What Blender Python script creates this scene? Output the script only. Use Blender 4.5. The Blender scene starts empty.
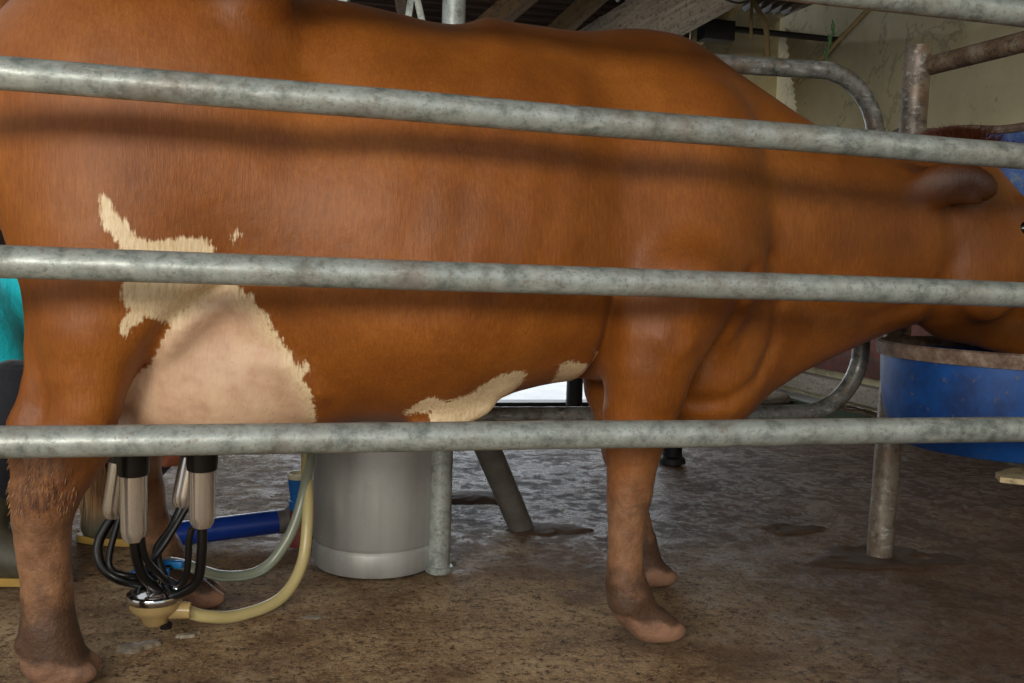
import bpy, bmesh, math, random
import numpy as np
from mathutils import Vector, Matrix
random.seed(7)
rng = np.random.default_rng(7)
D = bpy.data
COL = bpy.context.scene.collection
rad = math.radians

# ---------------------------------------------------------------- frame of the stall
# the stall runs along u; v points away from the viewer; z is up
ANG = rad(15)
CU, SU = math.cos(ANG), math.sin(ANG)
def W(u, v, z):
    return Vector((u*CU - v*SU, u*SU + v*CU, z))
STALL = Matrix.Rotation(ANG, 4, 'Z')

# ---------------------------------------------------------------- object helpers
def link(name, me, mat=None, parent=None, smooth=True):
    o = D.objects.new(name, me)
    COL.objects.link(o)
    if mat is not None:
        me.materials.append(mat)
    if smooth:
        me.polygons.foreach_set('use_smooth', [True]*len(me.polygons))
    if parent is not None:
        o.parent = parent
    return o
def empty(name, loc=(0, 0, 0), rz=0.0):
    o = D.objects.new(name, None); COL.objects.link(o)
    o.location = loc; o.rotation_euler = (0, 0, rz); o.empty_display_size = .1
    return o
def tag(o, label, cat, group=None, kind=None):
    if label: o['label'] = label
    if cat: o['category'] = cat
    if group: o['group'] = group
    if kind: o['kind'] = kind
    return o
def struct(o, label=None):
    o['kind'] = 'structure'
    if label: o['label'] = label
    return o

class MB:
    """collects shapes into one mesh"""
    def __init__(s): s.v = []; s.f = []
    def add(s, V, F):
        n = len(s.v); s.v += [tuple(p) for p in V]; s.f += [tuple(i+n for i in q) for q in F]
        return s
    def box(s, c, d, M=None, bev=0.0):
        bm = bmesh.new()
        bmesh.ops.create_cube(bm, size=1.0)
        for v in bm.verts: v.co = Vector((v.co.x*d[0], v.co.y*d[1], v.co.z*d[2]))
        if bev: bmesh.ops.bevel(bm, geom=list(bm.edges), offset=bev, segments=2, affect='EDGES', profile=.6)
        bm.verts.index_update()
        R = M or Matrix.Identity(3)
        V = [R @ v.co + Vector(c) for v in bm.verts]
        F = [[v.index for v in f.verts] for f in bm.faces]
        bm.free()
        return s.add(V, F)
    def tube(s, pts, r, seg=16, caps=True, samples=0, wob=0.0):
        P = [Vector(p) for p in pts]
        rr = list(r) if isinstance(r, (list, tuple)) else [r]*len(P)
        if samples:
            P, rr = spline(P, rr, samples)
        n = len(P)
        T = []
        for i in range(n):
            a = P[max(i-1, 0)]; b = P[min(i+1, n-1)]
            T.append((b-a).normalized())
        up = Vector((0, 0, 1)) if abs(T[0].z) < .9 else Vector((1, 0, 0))
        N = (up - T[0]*up.dot(T[0])).normalized()
        V = []; F = []
        for i in range(n):
            N = (N - T[i]*N.dot(T[i])).normalized()
            B = T[i].cross(N)
            for k in range(seg):
                a = 2*math.pi*k/seg
                rk = rr[i]*(1 + wob*(random.random()-.5))
                V.append(P[i] + (N*math.cos(a) + B*math.sin(a))*rk)
        for i in range(n-1):
            for k in range(seg):
                F.append((i*seg+k, i*seg+(k+1) % seg, (i+1)*seg+(k+1) % seg, (i+1)*seg+k))
        if caps:
            F.append(tuple(reversed(range(seg)))); F.append(tuple((n-1)*seg+k for k in range(seg)))
        return s.add(V, F)
    def lathe(s, prof, c=(0, 0, 0), seg=48, M=None):
        V = []; F = []; R = M or Matrix.Identity(3)
        n = len(prof)
        for (r, z) in prof:
            for k in range(seg):
                a = 2*math.pi*k/seg
                V.append(R @ Vector((max(r, 1e-4)*math.cos(a), max(r, 1e-4)*math.sin(a), z)) + Vector(c))
        for i in range(n-1):
            for k in range(seg):
                F.append((i*seg+k, i*seg+(k+1) % seg, (i+1)*seg+(k+1) % seg, (i+1)*seg+k))
        return s.add(V, F)
    def build(s, name, mat, parent=None, smooth=True, autosmooth=35):
        me = D.meshes.new(name)
        me.from_pydata(s.v, [], s.f); me.update()
        bm = bmesh.new(); bm.from_mesh(me)
        bmesh.ops.recalc_face_normals(bm, faces=list(bm.faces))
        if autosmooth:
            for e in bm.edges:
                if len(e.link_faces) == 2 and e.calc_face_angle(0) > rad(autosmooth): e.smooth = False
        bm.to_mesh(me); bm.free()
        return link(name, me, mat, parent, smooth)

def spline(P, R, k):
    out = []; ro = []
    n = len(P)
    for i in range(n-1):
        p0 = P[max(i-1, 0)]; p1 = P[i]; p2 = P[i+1]; p3 = P[min(i+2, n-1)]
        for j in range(k):
            t = j/k
            out.append(.5*((2*p1) + (p2-p0)*t + (2*p0-5*p1+4*p2-p3)*t*t + (3*p1-p0-3*p2+p3)*t**3))
            ro.append(R[i]*(1-t)+R[i+1]*t)
    out.append(P[-1]); ro.append(R[-1])
    return out, ro
def rotm(axis, deg): return Matrix.Rotation(rad(deg), 3, axis)

# ---------------------------------------------------------------- implicit surfaces
class Field:
    def __init__(s, lo, hi, h):
        s.h = h; s.lo = np.array(lo, np.float32)
        n = np.ceil((np.array(hi)-np.array(lo))/h).astype(int)+1
        s.n = n
        s.d = np.full(n, 1.0, np.float32)
    def sub(s, lo, hi):
        a = np.maximum(np.floor((np.array(lo)-s.lo)/s.h).astype(int), 0)
        b = np.minimum(np.ceil((np.array(hi)-s.lo)/s.h).astype(int)+1, s.n)
        sl = tuple(slice(int(x), int(max(y, x))) for x, y in zip(a, b))
        ax = [s.lo[i]+s.h*np.arange(a[i], max(b[i], a[i]), dtype=np.float32) for i in range(3)]
        X, Y, Z = np.meshgrid(*ax, indexing='ij', sparse=True)
        return sl, X, Y, Z
    def blend(s, sl, q, k):
        d = s.d[sl]
        if k > 0:
            h = np.clip(.5+.5*(q-d)/k, 0, 1)
            # q smaller -> take d when h=1
            s.d[sl] = q*(1-h)+d*h - k*h*(1-h)
        else:
            s.d[sl] = np.minimum(d, q)
    def ell(s, c, r, k=.05, R=None):
        m = max(r)+k+.03
        c = np.array(c, float)
        sl, X, Y, Z = s.sub(c-m, c+m)
        x, y, z = X-c[0], Y-c[1], Z-c[2]
        if R is not None:
            R = np.array(R)
            x, y, z = (R[0][0]*x+R[1][0]*y+R[2][0]*z), (R[0][1]*x+R[1][1]*y+R[2][1]*z), (R[0][2]*x+R[1][2]*y+R[2][2]*z)
        k0 = np.sqrt((x/r[0])**2+(y/r[1])**2+(z/r[2])**2)
        k1 = np.sqrt((x/r[0]**2)**2+(y/r[1]**2)**2+(z/r[2]**2)**2)
        q = k0*(k0-1)/np.maximum(k1, 1e-6)
        s.blend(sl, q.astype(np.float32), k)
    def cone(s, a, b, ra, rb, k=.03, ws=1.0):
        a = np.array(a, float); b = np.array(b, float)
        m = max(ra, rb)*max(1, 1/ws)+k+.03
        sl, X, Y, Z = s.sub(np.minimum(a, b)-m, np.maximum(a, b)+m)
        ab = (b-a)*np.array([1, ws, 1]); L = ab@ab+1e-9
        x, y, z = X-a[0], (Y-a[1])*ws, Z-a[2]
        h = np.clip((x*ab[0]+y*ab[1]+z*ab[2])/L, 0, 1)
        q = np.sqrt((x-ab[0]*h)**2+(y-ab[1]*h)**2+(z-ab[2]*h)**2)-(ra+(rb-ra)*h)
        if ws > 1: q = q/ws**.5
        s.blend(sl, q.astype(np.float32), k)
    def chain(s, P, R, k=.03, ws=1.0, k0=None):
        """a limb: built apart so that its own joints stay crisp, then blended in once"""
        P = [np.array(p, float) for p in P]
        m = max(R)*max(1, 1/ws)+.12
        lo = np.min(P, axis=0)-m; hi = np.max(P, axis=0)+m
        sl, X, Y, Z = s.sub(lo, hi)
        best = None
        for i in range(len(P)-1):
            a, b = P[i], P[i+1]
            ab = (b-a)*np.array([1, ws, 1]); L = ab@ab+1e-9
            x, y, z = X-a[0], (Y-a[1])*ws, Z-a[2]
            h = np.clip((x*ab[0]+y*ab[1]+z*ab[2])/L, 0, 1)
            q = np.sqrt((x-ab[0]*h)**2+(y-ab[1]*h)**2+(z-ab[2]*h)**2)-(R[i]+(R[i+1]-R[i])*h)
            if best is None: best = q
            else:
                kk = .012
                t = np.clip(.5+.5*(q-best)/kk, 0, 1)
                best = q*(1-t)+best*t-kk*t*(1-t)
        s.blend(sl, (best/(max(ws, 1)**.5)).astype(np.float32), k)
    def bump(s, c, sg, amp):
        """amp > 0 dents, amp < 0 raises"""
        c = np.array(c, float); sg = np.array(sg if hasattr(sg, '__len__') else [sg]*3, float)
        sl, X, Y, Z = s.sub(c-sg*3, c+sg*3)
        s.d[sl] += (amp*np.exp(-.5*(((X-c[0])/sg[0])**2+((Y-c[1])/sg[1])**2+((Z-c[2])/sg[2])**2))).astype(np.float32)
    def groove(s, pts, wdt, amp, ywin):
        """a line drawn in the u-z side view, cut (or raised) on one flank only"""
        P = [np.array(p, float) for p in pts]
        lo = np.min(P, axis=0)-wdt*3; hi = np.max(P, axis=0)+wdt*3
        sl, X, Y, Z = s.sub((lo[0], ywin[0], lo[1]), (hi[0], ywin[1], hi[1]))
        best = np.full(np.broadcast(X, Z).shape, 9., np.float32)
        for i in range(len(P)-1):
            a, b = P[i], P[i+1]; ab = b-a; L = ab@ab+1e-9
            h = np.clip(((X-a[0])*ab[0]+(Z-a[1])*ab[1])/L, 0, 1)
            best = np.minimum(best, np.sqrt((X-a[0]-ab[0]*h)**2+(Z-a[1]-ab[1]*h)**2))
        y0, y1 = ywin
        win = np.clip((y1-Y)/.04, 0, 1)*np.clip((Y-y0)/.04, 0, 1)
        s.d[sl] += (amp*np.exp(-.5*(best/wdt)**2)*win).astype(np.float32)
    def mesh(s, relax=1):
        d = s.d; h = s.h
        ins = d < 0
        c = np.zeros(np.array(d.shape)-1, np.uint8)
        for i in (0, 1):
            for j in (0, 1):
                for k in (0, 1):
                    c += ins[i:ins.shape[0]-1+i, j:ins.shape[1]-1+j, k:ins.shape[2]-1+k]
        act = (c > 0) & (c < 8)
        idx = np.full(act.shape, -1, np.int64)
        cells = np.argwhere(act)
        idx[tuple(cells.T)] = np.arange(len(cells))
        acc = np.zeros((len(cells), 3)); cnt = np.zeros(len(cells))
        corners = [(i, j, k) for i in (0, 1) for j in (0, 1) for k in (0, 1)]
        val = {co: d[cells[:, 0]+co[0], cells[:, 1]+co[1], cells[:, 2]+co[2]] for co in corners}
        for a in corners:
            for b in corners:
                if sum(b)-sum(a) == 1 and all(y >= x for x, y in zip(a, b)):
                    va, vb = val[a], val[b]
                    m = (va < 0) != (vb < 0)
                    t = np.where(m, va/(va-vb+1e-12), 0)
                    p = np.array(a)[None]+(np.array(b)-np.array(a))[None]*t[:, None]
                    acc[m] += p[m]; cnt[m] += 1
        V = (cells+acc/np.maximum(cnt, 1)[:, None])*h+s.lo[None]
        F = []
        for ax in range(3):
            o1, o2 = (ax+1) % 3, (ax+2) % 3
            sl0 = [slice(None)]*3; sl1 = [slice(None)]*3
            sl0[ax] = slice(0, -1); sl1[ax] = slice(1, None)
            A = ins[tuple(sl0)]; B = ins[tuple(sl1)]
            e = np.argwhere(A != B)
            ok = (e[:, o1] > 0) & (e[:, o2] > 0) & (e[:, o1] < d.shape[o1]-1) & (e[:, o2] < d.shape[o2]-1)
            e = e[ok]
            def at(d1, d2):
                q = e.copy(); q[:, o1] += d1; q[:, o2] += d2
                return idx[tuple(q.T)]
            quad = np.stack([at(-1, -1), at(0, -1), at(0, 0), at(-1, 0)], 1)
            fl = ~A[tuple(e.T)]
            quad[fl] = quad[fl][:, ::-1]
            F.append(quad)
        F = np.concatenate(F)
        # light smoothing of the net
        if relax:
            for it in range(relax):
                S = np.zeros_like(V); n = np.zeros(len(V))
                for a, b in ((0, 1), (1, 2), (2, 3), (3, 0)):
                    np.add.at(S, F[:, a], V[F[:, b]]); np.add.at(n, F[:, a], 1)
                    np.add.at(S, F[:, b], V[F[:, a]]); np.add.at(n, F[:, b], 1)
                V = V*.4+.6*S/np.maximum(n, 1)[:, None]
        return V, F
def np_mesh(name, V, F):
    me = D.meshes.new(name)
    me.vertices.add(len(V)); me.vertices.foreach_set('co', V.astype(np.float32).ravel())
    me.loops.add(len(F)*4); me.loops.foreach_set('vertex_index', F.astype(np.int32).ravel())
    me.polygons.add(len(F)); me.polygons.foreach_set('loop_start', np.arange(0, len(F)*4, 4, dtype=np.int32))
    me.polygons.foreach_set('loop_total', np.full(len(F), 4, np.int32))
    me.update(calc_edges=True); me.validate()
    return me
def fattr(me, name, val):
    a = me.attributes.new(name, 'FLOAT', 'POINT'); a.data.foreach_set('value', np.asarray(val, np.float32))

# ---------------------------------------------------------------- material helpers
def srgb(r, g, b):
    f = lambda c: (c/255/12.92) if c/255 <= .04045 else ((c/255+.055)/1.055)**2.4
    return (f(r), f(g), f(b), 1)
class NT:
    def __init__(s, name):
        s.m = D.materials.new(name); s.m.use_nodes = True
        s.t = s.m.node_tree; s.t.nodes.clear()
        s.out = s.n('ShaderNodeOutputMaterial'); s.b = s.n('ShaderNodeBsdfPrincipled')
        s.t.links.new(s.b.outputs[0], s.out.inputs[0])
        s.tc = s.n('ShaderNodeTexCoord')
    def n(s, t, **k):
        q = s.t.nodes.new(t)
        for a, v in k.items(): setattr(q, a, v)
        return q
    def set(s, sock, v):
        if hasattr(v, 'outputs'): v = v.outputs[0]
        if isinstance(v, bpy.types.NodeSocket): s.t.links.new(v, sock)
        else: sock.default_value = v
    def coord(s, scale=(1, 1, 1), rot=(0, 0, 0), loc=(0, 0, 0)):
        m = s.n('ShaderNodeMapping'); s.set(m.inputs[0], s.tc.outputs['Object'])
        m.inputs['Scale'].default_value = scale; m.inputs['Rotation'].default_value = rot; m.inputs['Location'].default_value = loc
        return m.outputs[0]
    def noise(s, sc=5, det=6, rough=.6, vec=None, dist=0.0):
        q = s.n('ShaderNodeTexNoise'); s.set(q.inputs['Vector'], vec if vec is not None else s.tc.outputs['Object'])
        q.inputs['Scale'].default_value = sc; q.inputs['Detail'].default_value = det; q.inputs['Roughness'].default_value = rough
        q.inputs['Distortion'].default_value = dist
        return q.outputs['Fac']
    def voro(s, sc=5, vec=None, feature='F1', out='Distance'):
        q = s.n('ShaderNodeTexVoronoi', feature=feature); s.set(q.inputs['Vector'], vec if vec is not None else s.tc.outputs['Object'])
        q.inputs['Scale'].default_value = sc
        return q.outputs[out]
    def ramp(s, fac, stops, mode='LINEAR'):
        q = s.n('ShaderNodeValToRGB'); s.set(q.inputs[0], fac); q.color_ramp.interpolation = mode
        el = q.color_ramp.elements
        el[0].position, el[0].color = stops[0][0], col(stops[0][1])
        el[1].position, el[1].color = stops[-1][0], col(stops[-1][1])
        for p, c in stops[1:-1]:
            e = el.new(p); e.color = col(c)
        return q.outputs[0]
    def mix(s, fac, a, b, mode='MIX'):
        q = s.n('ShaderNodeMix', data_type='RGBA', blend_type=mode)
        s.set(q.inputs[0], fac); s.set(q.inputs[6], a if not isinstance(a, tuple) else col(a)); s.set(q.inputs[7], b if not isinstance(b, tuple) else col(b))
        return q.outputs[2]
    def math(s, op, a, b=0.0, c=None, clamp=False):
        q = s.n('ShaderNodeMath', operation=op, use_clamp=clamp)
        s.set(q.inputs[0], a); s.set(q.inputs[1], b)
        if c is not None: s.set(q.inputs[2], c)
        return q.outputs[0]
    def mrange(s, v, a, b, c=0.0, d=1.0):
        q = s.n('ShaderNodeMapRange'); s.set(q.inputs[0], v)
        for i, x in enumerate((a, b, c, d)): s.set(q.inputs[i+1], x)
        return q.outputs[0]
    def sep(s, vec=None):
        q = s.n('ShaderNodeSeparateXYZ'); s.set(q.inputs[0], vec if vec is not None else s.tc.outputs['Object']); return q.outputs
    def attr(s, name):
        q = s.n('ShaderNodeAttribute', attribute_name=name); return q.outputs['Fac']
    def bump(s, h, dist=.002, st=1.0, normal=None):
        q = s.n('ShaderNodeBump'); s.set(q.inputs['Height'], h); q.inputs['Distance'].default_value = dist; q.inputs['Strength'].default_value = st
        if normal is not None: s.set(q.inputs['Normal'], normal)
        return q.outputs[0]
    def fin(s, color=None, rough=None, metal=None, normal=None, **kw):
        if color is not None: s.set(s.b.inputs['Base Color'], col(color) if isinstance(color, tuple) else color)
        if rough is not None: s.set(s.b.inputs['Roughness'], rough)
        if metal is not None: s.set(s.b.inputs['Metallic'], metal)
        if normal is not None: s.set(s.b.inputs['Normal'], normal)
        for k, v in kw.items(): s.set(s.b.inputs[k.replace('_', ' ')], v)
        return s.m
def col(c):
    if isinstance(c, (int, float)): return (c, c, c, 1)
    if len(c) == 3: return srgb(*c)
    return c

# ---------------------------------------------------------------- materials
M = {}
def mat_galv(name, base=(154, 161, 156), dark=(112, 120, 115), rust=.5, sc=1.0, mud=.35):
    t = NT(name)
    n1 = t.noise(26*sc, 5, .7); n2 = t.noise(150*sc, 3, .7); n3 = t.noise(7*sc, 4, .6, t.coord((1, 1, 1), loc=(3, 1, 2)))
    c = t.ramp(n1, [(.34, dark), (.5, base), (.68, tuple(min(255, int(x*1.13)) for x in base))])
    c = t.mix(t.ramp(n2, [(.34, .45), (.46, 0.0)]), c, (84, 86, 80))
    hl = t.noise(44*sc, 4, .7, t.coord((.35, 1, 1), loc=(1, 8, 3)))
    c = t.mix(t.ramp(hl, [(.56, 0.0), (.66, .6)]), c, (186, 190, 184))
    sp = t.noise(60*sc, 2, .5, t.coord((1, 1, 1), loc=(9, 4, 1)))
    c = t.mix(t.ramp(sp, [(.66, 0.0), (.72, mud)]), c, (120, 92, 60))
    c = t.mix(t.ramp(n3, [(.50, 0.0), (.72, rust)]), c, (112, 84, 58))
    r = t.ramp(n1, [(.3, .5), (.7, .32)])
    b = t.bump(t.math('ADD', n1, t.math('MULTIPLY', n2, .5)), .0012, .5)
    return t.fin(c, r, .3, b)
M['galv'] = mat_galv('galvanised_pipe')
M['galv_brown'] = mat_galv('browned_galvanised_pipe', (122, 112, 100), (72, 62, 52), 1.0, 1.3)
M['galv_old'] = mat_galv('old_galvanised_pipe', (122, 124, 120), (70, 70, 64), .75, 1.3)
def mat_rusty():
    t = NT('rusty_pipe')
    n = t.noise(18, 6, .7); n2 = t.noise(70, 3, .6)
    c = t.ramp(n, [(.3, (58, 44, 34)), (.5, (104, 84, 64)), (.66, (126, 116, 102)), (.8, (132, 96, 66))])
    c = t.mix(t.ramp(n2, [(.35, .7), (.5, 0.0)]), c, (50, 38, 30))
    return t.fin(c, .75, .1, t.bump(n2, .002, .6))
M['rusty'] = mat_rusty()
def mat_plain(name, c, rough=.5, metal=0.0, var=.15, sc=30, bump=.0006, **kw):
    t = NT(name)
    n = t.noise(sc, 4, .6)
    cc = t.mix(t.ramp(n, [(.3, var), (.7, 0.0)]), col(c), (20, 16, 12))
    return t.fin(cc, rough, metal, t.bump(n, bump, .5), **kw)
M['steel'] = mat_plain('brushed_steel', (226, 220, 212), .2, .85, .05, 60, .0001)
M['chrome'] = mat_plain('chrome_lid', (205, 205, 205), .12, 1.0, .05, 20, .0002)
M['rubber'] = mat_plain('black_rubber', (14, 14, 15), .33, 0, .2, 40, .0004)
M['blueclip'] = mat_plain('bright_blue_plastic', (20, 120, 190), .4, 0, .15)
M['bluepipe'] = mat_plain('blue_water_pipe_plastic', (14, 58, 150), .35, 0, .3, 20)
M['bluecup'] = mat_plain('light_blue_plastic', (18, 100, 170), .45, 0, .2, 20)
M['cream'] = mat_plain('cream_plastic', (214, 206, 170), .5, 0, .1)
M['redvalve'] = mat_plain('dull_red_paint', (112, 34, 24), .6, 0, .4)
M['darkmetal'] = mat_plain('dark_weathered_metal', (124, 120, 114), .6, .3, .4, 18, .002)
M['blackmetal'] = mat_plain('black_painted_metal', (20, 20, 22), .55, .2, .3)
M['hose_yellow'] = mat_plain('yellowed_hose', (206, 190, 132), .32, 0, .12, 20, Transmission_Weight=.15)
M['hose_grey'] = mat_plain('clear_grey_hose', (150, 158, 138), .28, 0, .1, 20, Transmission_Weight=.25)
M['bowl'] = mat_plain('yellowed_clear_bowl', (230, 200, 140), .2, 0, .12, 30, Transmission_Weight=.55)
def mat_can():
    t = NT('aluminium_can')
    n = t.noise(5, 5, .6, t.coord((1, 1, .35))); n2 = t.noise(60, 4, .7); n3 = t.noise(3, 3, .5, t.coord((6, 6, .4)))
    c = t.ramp(n, [(.3, (146, 146, 142)), (.7, (182, 182, 178))])
    c = t.mix(t.ramp(n3, [(.35, .35), (.6, 0.0)]), c, (112, 110, 104))
    c = t.mix(t.ramp(n2, [(.6, 0.0), (.75, .35)]), c, (196, 192, 184))
    return t.fin(c, t.ramp(n2, [(.3, .62), (.7, .5)]), .4, t.bump(n2, .0005, .4))
M['can'] = mat_can()
def mat_bluetub():
    t = NT('blue_drum_plastic')
    n = t.noise(9, 6, .7); n2 = t.noise(45, 3, .6)
    c = t.ramp(n, [(.35, (4, 46, 100)), (.6, (8, 72, 142))])
    c = t.mix(t.ramp(n2, [(.62, 0.0), (.7, .65)]), c, (92, 84, 76))
    return t.fin(c, t.ramp(n, [(.3, .55), (.7, .4)]), 0.0, t.bump(n2, .001, .4))
M['bluetub'] = mat_bluetub()
def mat_bluescratch():
    t = NT('scratched_blue_drum')
    n = t.noise(26, 6, .75); n2 = t.noise(60, 3, .6)
    c = t.ramp(n, [(.35, (26, 54, 116)), (.5, (44, 88, 156)), (.6, (96, 112, 128))])
    return t.fin(c, .6, 0.0, t.bump(n2, .002, .5))
M['bluescratch'] = mat_bluescratch()
def mat_rim():
    t = NT('rusted_rim')
    n = t.noise(30, 6, .75)
    c = t.ramp(n, [(.3, (74, 56, 46)), (.5, (112, 92, 78)), (.7, (150, 138, 122))])
    return t.fin(c, .8, .1, t.bump(n, .003, .8))
M['rim'] = mat_rim()
def mat_floor():
    t = NT('mucky_concrete')
    xyz = t.sep()
    big = t.noise(1.1, 5, .6); mid = t.noise(5, 6, .65); fine = t.noise(48, 8, .78); grit = t.noise(150, 4, .7)
    c = t.ramp(mid, [(.28, (124, 94, 64)), (.45, (168, 136, 98)), (.6, (196, 166, 126)), (.75, (214, 190, 150))])
    c = t.mix(t.ramp(fine, [(.38, 1.0), (.5, 0.0)]), c, (74, 52, 36))
    c = t.mix(t.ramp(grit, [(.53, 0.0), (.62, .7)]), c, (214, 190, 150))
    c = t.mix(t.ramp(t.noise(95, 3, .6, t.coord(loc=(4, 2, 0))), [(.30, .85), (.40, 0.0)]), c, (44, 30, 22))
    # wetness grows with distance toward the back
    far = t.mrange(t.math('ADD', xyz[1], t.math('MULTIPLY', big, 1.6)), 3.0, 3.7)
    rt = t.mrange(t.math('ADD', xyz[0], t.math('MULTIPLY', mid, .8)), 1.25, 1.9)  # shade on the right floor, painted in through the wet colours
    far = t.math('MULTIPLY', far, t.mrange(t.math('ADD', xyz[0], t.math('MULTIPLY', big, .4)), .2, .6, .45, 1.0))
    wet = t.math('MAXIMUM', far, t.math('MULTIPLY', rt, .9))  # wet back joined with the painted shade at the right
    lf = t.mrange(t.math('ADD', xyz[0], t.math('MULTIPLY', mid, .6)), -.55, -.15, .7, 0.0)
    c = t.mix(lf, c, t.ramp(fine, [(.36, (196, 170, 126)), (.6, (246, 230, 190))]))  # daylight on the left floor painted in as a paler colour
    wc = t.ramp(mid, [(.3, (66, 46, 30)), (.55, (100, 72, 48)), (.75, (126, 96, 66))])
    gr = t.mrange(t.math('ABSOLUTE', t.math('SUBTRACT', t.math('ADD', xyz[0], t.math('MULTIPLY', big, .8)), 1.25)), .35, .75, 1.0, 0.0)
    wc = t.mix(t.math('MULTIPLY', gr, .8), wc, t.ramp(mid, [(.3, (58, 55, 55)), (.7, (104, 98, 96))]))
    wc = t.mix(t.ramp(fine, [(.38, .95), (.52, 0.0)]), wc, (20, 14, 11))
    wc = t.mix(t.ramp(grit, [(.6, 0.0), (.7, .35)]), wc, (140, 120, 98))
    c = t.mix(wet, c, wc)
    # darker muck stains in patches of their own
    st = t.noise(2.6, 6, .72, t.coord(loc=(7, 3, 0)))
    c = t.mix(t.ramp(st, [(.48, 0.0), (.6, .65)]), c, (96, 66, 44))
    sl = t.noise(7, 6, .75, t.coord(loc=(2.4, 8.1, 0)))
    c = t.mix(t.ramp(sl, [(.69, 0.0), (.73, .5)]), c, (176, 168, 156))
    rip = t.noise(20, 5, .7, t.coord(loc=(5, 1, 0)), .4)
    wr = t.ramp(t.math('ADD', t.math('MULTIPLY', rip, .6), t.math('MULTIPLY', mid, .4)), [(.44, .75), (.5, .5), (.56, .10)])
    q = t.n('ShaderNodeMix', data_type='FLOAT'); t.set(q.inputs[0], wet); t.set(q.inputs[2], t.ramp(mid, [(.25, .6), (.5, .9)])); t.set(q.inputs[3], wr)
    hgt = t.math('ADD', t.math('MULTIPLY', mid, .7), t.math('ADD', t.math('MULTIPLY', rip, .55), t.math('ADD', t.math('MULTIPLY', fine, .4), t.math('MULTIPLY', grit, .12))))
    return t.fin(c, q.outputs[0], 0.0, t.bump(hgt, .03, 1.0), Specular_IOR_Level=.26)
M['floor'] = mat_floor()
def mat_wall():
    t = NT('cream_plaster')
    n = t.noise(1.6, 6, .65); n2 = t.noise(9, 6, .7); n3 = t.noise(40, 4, .6)
    c = t.ramp(n, [(.3, (196, 182, 140)), (.6, (226, 212, 170)), (.8, (206, 192, 150))])
    cr = t.math('ABSOLUTE', t.math('SUBTRACT', t.noise(.9, 6, .62, dist=.6), .5))
    c = t.mix(t.ramp(cr, [(.002, .35), (.012, 0.0)]), c, (78, 70, 50))
    c = t.mix(t.ramp(n2, [(.62, 0.0), (.72, .5)]), c, (96, 90, 70))
    return t.fin(c, .9, 0.0, t.bump(n3, .003, .4))
M['wall'] = mat_wall()
def mat_brick():
    t = NT('red_brick')
    b = t.n('ShaderNodeTexBrick'); t.set(b.inputs['Vector'], t.coord((1, 1, 1), (rad(90), 0, rad(90))))
    b.inputs['Color1'].default_value = srgb(120, 62, 46); b.inputs['Color2'].default_value = srgb(98, 50, 38); b.inputs['Mortar'].default_value = srgb(92, 78, 66)
    b.inputs['Scale'].default_value = 4; b.inputs['Mortar Size'].default_value = .03
    n = t.noise(20, 5, .7)
    return t.fin(t.mix(t.ramp(n, [(.4, .7), (.65, 0.0)]), b.outputs[0], (60, 34, 26)), .9, 0, t.bump(n, .004, .6))
M['brick'] = mat_brick()
def mat_moss():
    t = NT('moss'); n = t.noise(30, 6, .75)
    return t.fin(t.ramp(n, [(.3, (16, 22, 8)), (.55, (36, 62, 18)), (.75, (66, 96, 30))]), .95, 0, t.bump(n, .02, 1))
M['moss'] = mat_moss()
def mat_wood(name, a, b, sc=1.0, axis=0):
    t = NT(name)
    s3 = [14*sc]*3; s3[axis] = 1.2*sc
    n = t.noise(3, 7, .7, t.coord(tuple(s3)), .6); n2 = t.noise(40, 4, .7)
    c = t.ramp(n, [(.3, a), (.7, b)])
    c = t.mix(t.ramp(n2, [(.34, .75), (.48, 0.0)]), c, tuple(int(x*.45) for x in a))
    return t.fin(c, .85, 0, t.bump(n, .004, .7))
M['beam'] = mat_wood('pale_weathered_beam', (112, 102, 88), (168, 156, 138), 1.0, 0)
M['rafter'] = mat_wood('brown_rafter', (70, 54, 34), (104, 82, 52), 1.2, 0)
M['plank'] = mat_wood('grey_ledge', (112, 100, 86), (150, 138, 120), 1.0, 1)
M['chip'] = mat_wood('pale_board', (176, 154, 112), (206, 190, 150), 2.0, 0)
def mat_roof():
    t = NT('corrugated_roof_sheet'); n = t.noise(3, 5, .6)
    return t.fin(t.ramp(n, [(.3, (44, 34, 30)), (.7, (74, 58, 50))]), .7, .3)
M['roof'] = mat_roof()
M['yard'] = mat_plain('pale_wet_yard', (206, 206, 206), .5, 0, .25, 5, .01)
M['ropey'] = mat_plain('old_straw_coloured_hose', (126, 106, 66), .7, 0, .3)
M['green'] = mat_plain('green_leaf', (36, 70, 26), .6, 0, .3)
M['white'] = mat_plain('daylight_leak_white', (190, 186, 176), .6, 0, .15)
M['milk'] = mat_plain('watery_milk', (160, 146, 124), .45, 0, .8, 40, .002)
M['mud'] = mat_plain('wet_dark_mud', (72, 54, 40), .8, 0, .3, 25, .01)
M['skin'] = mat_plain('skin', (196, 122, 92), .5, 0, .08, 30, Subsurface_Weight=.1)
M['hair'] = mat_plain('black_hair', (14, 12, 11), .5, 0, .2, 90, .004)
def mat_cloth(name, c, rough=.85, sc=9, amp=.02):
    t = NT(name); n = t.noise(sc, 4, .55, dist=.8); w = t.noise(260, 2, .5)
    cc = t.mix(t.ramp(w, [(.3, .18), (.7, 0.0)]), col(c), (8, 8, 10))
    return t.fin(cc, rough, 0, t.bump(t.math('ADD', n, t.math('MULTIPLY', w, .02)), amp, .7), Sheen_Weight=.2)
M['shirt'] = mat_cloth('turquoise_cloth', (10, 205, 218))
M['trousers'] = mat_cloth('navy_cloth', (26, 28, 38))
M['boot'] = mat_plain('olive_rubber_boot', (86, 82, 64), .6, 0, .6, 14, .003)
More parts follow.
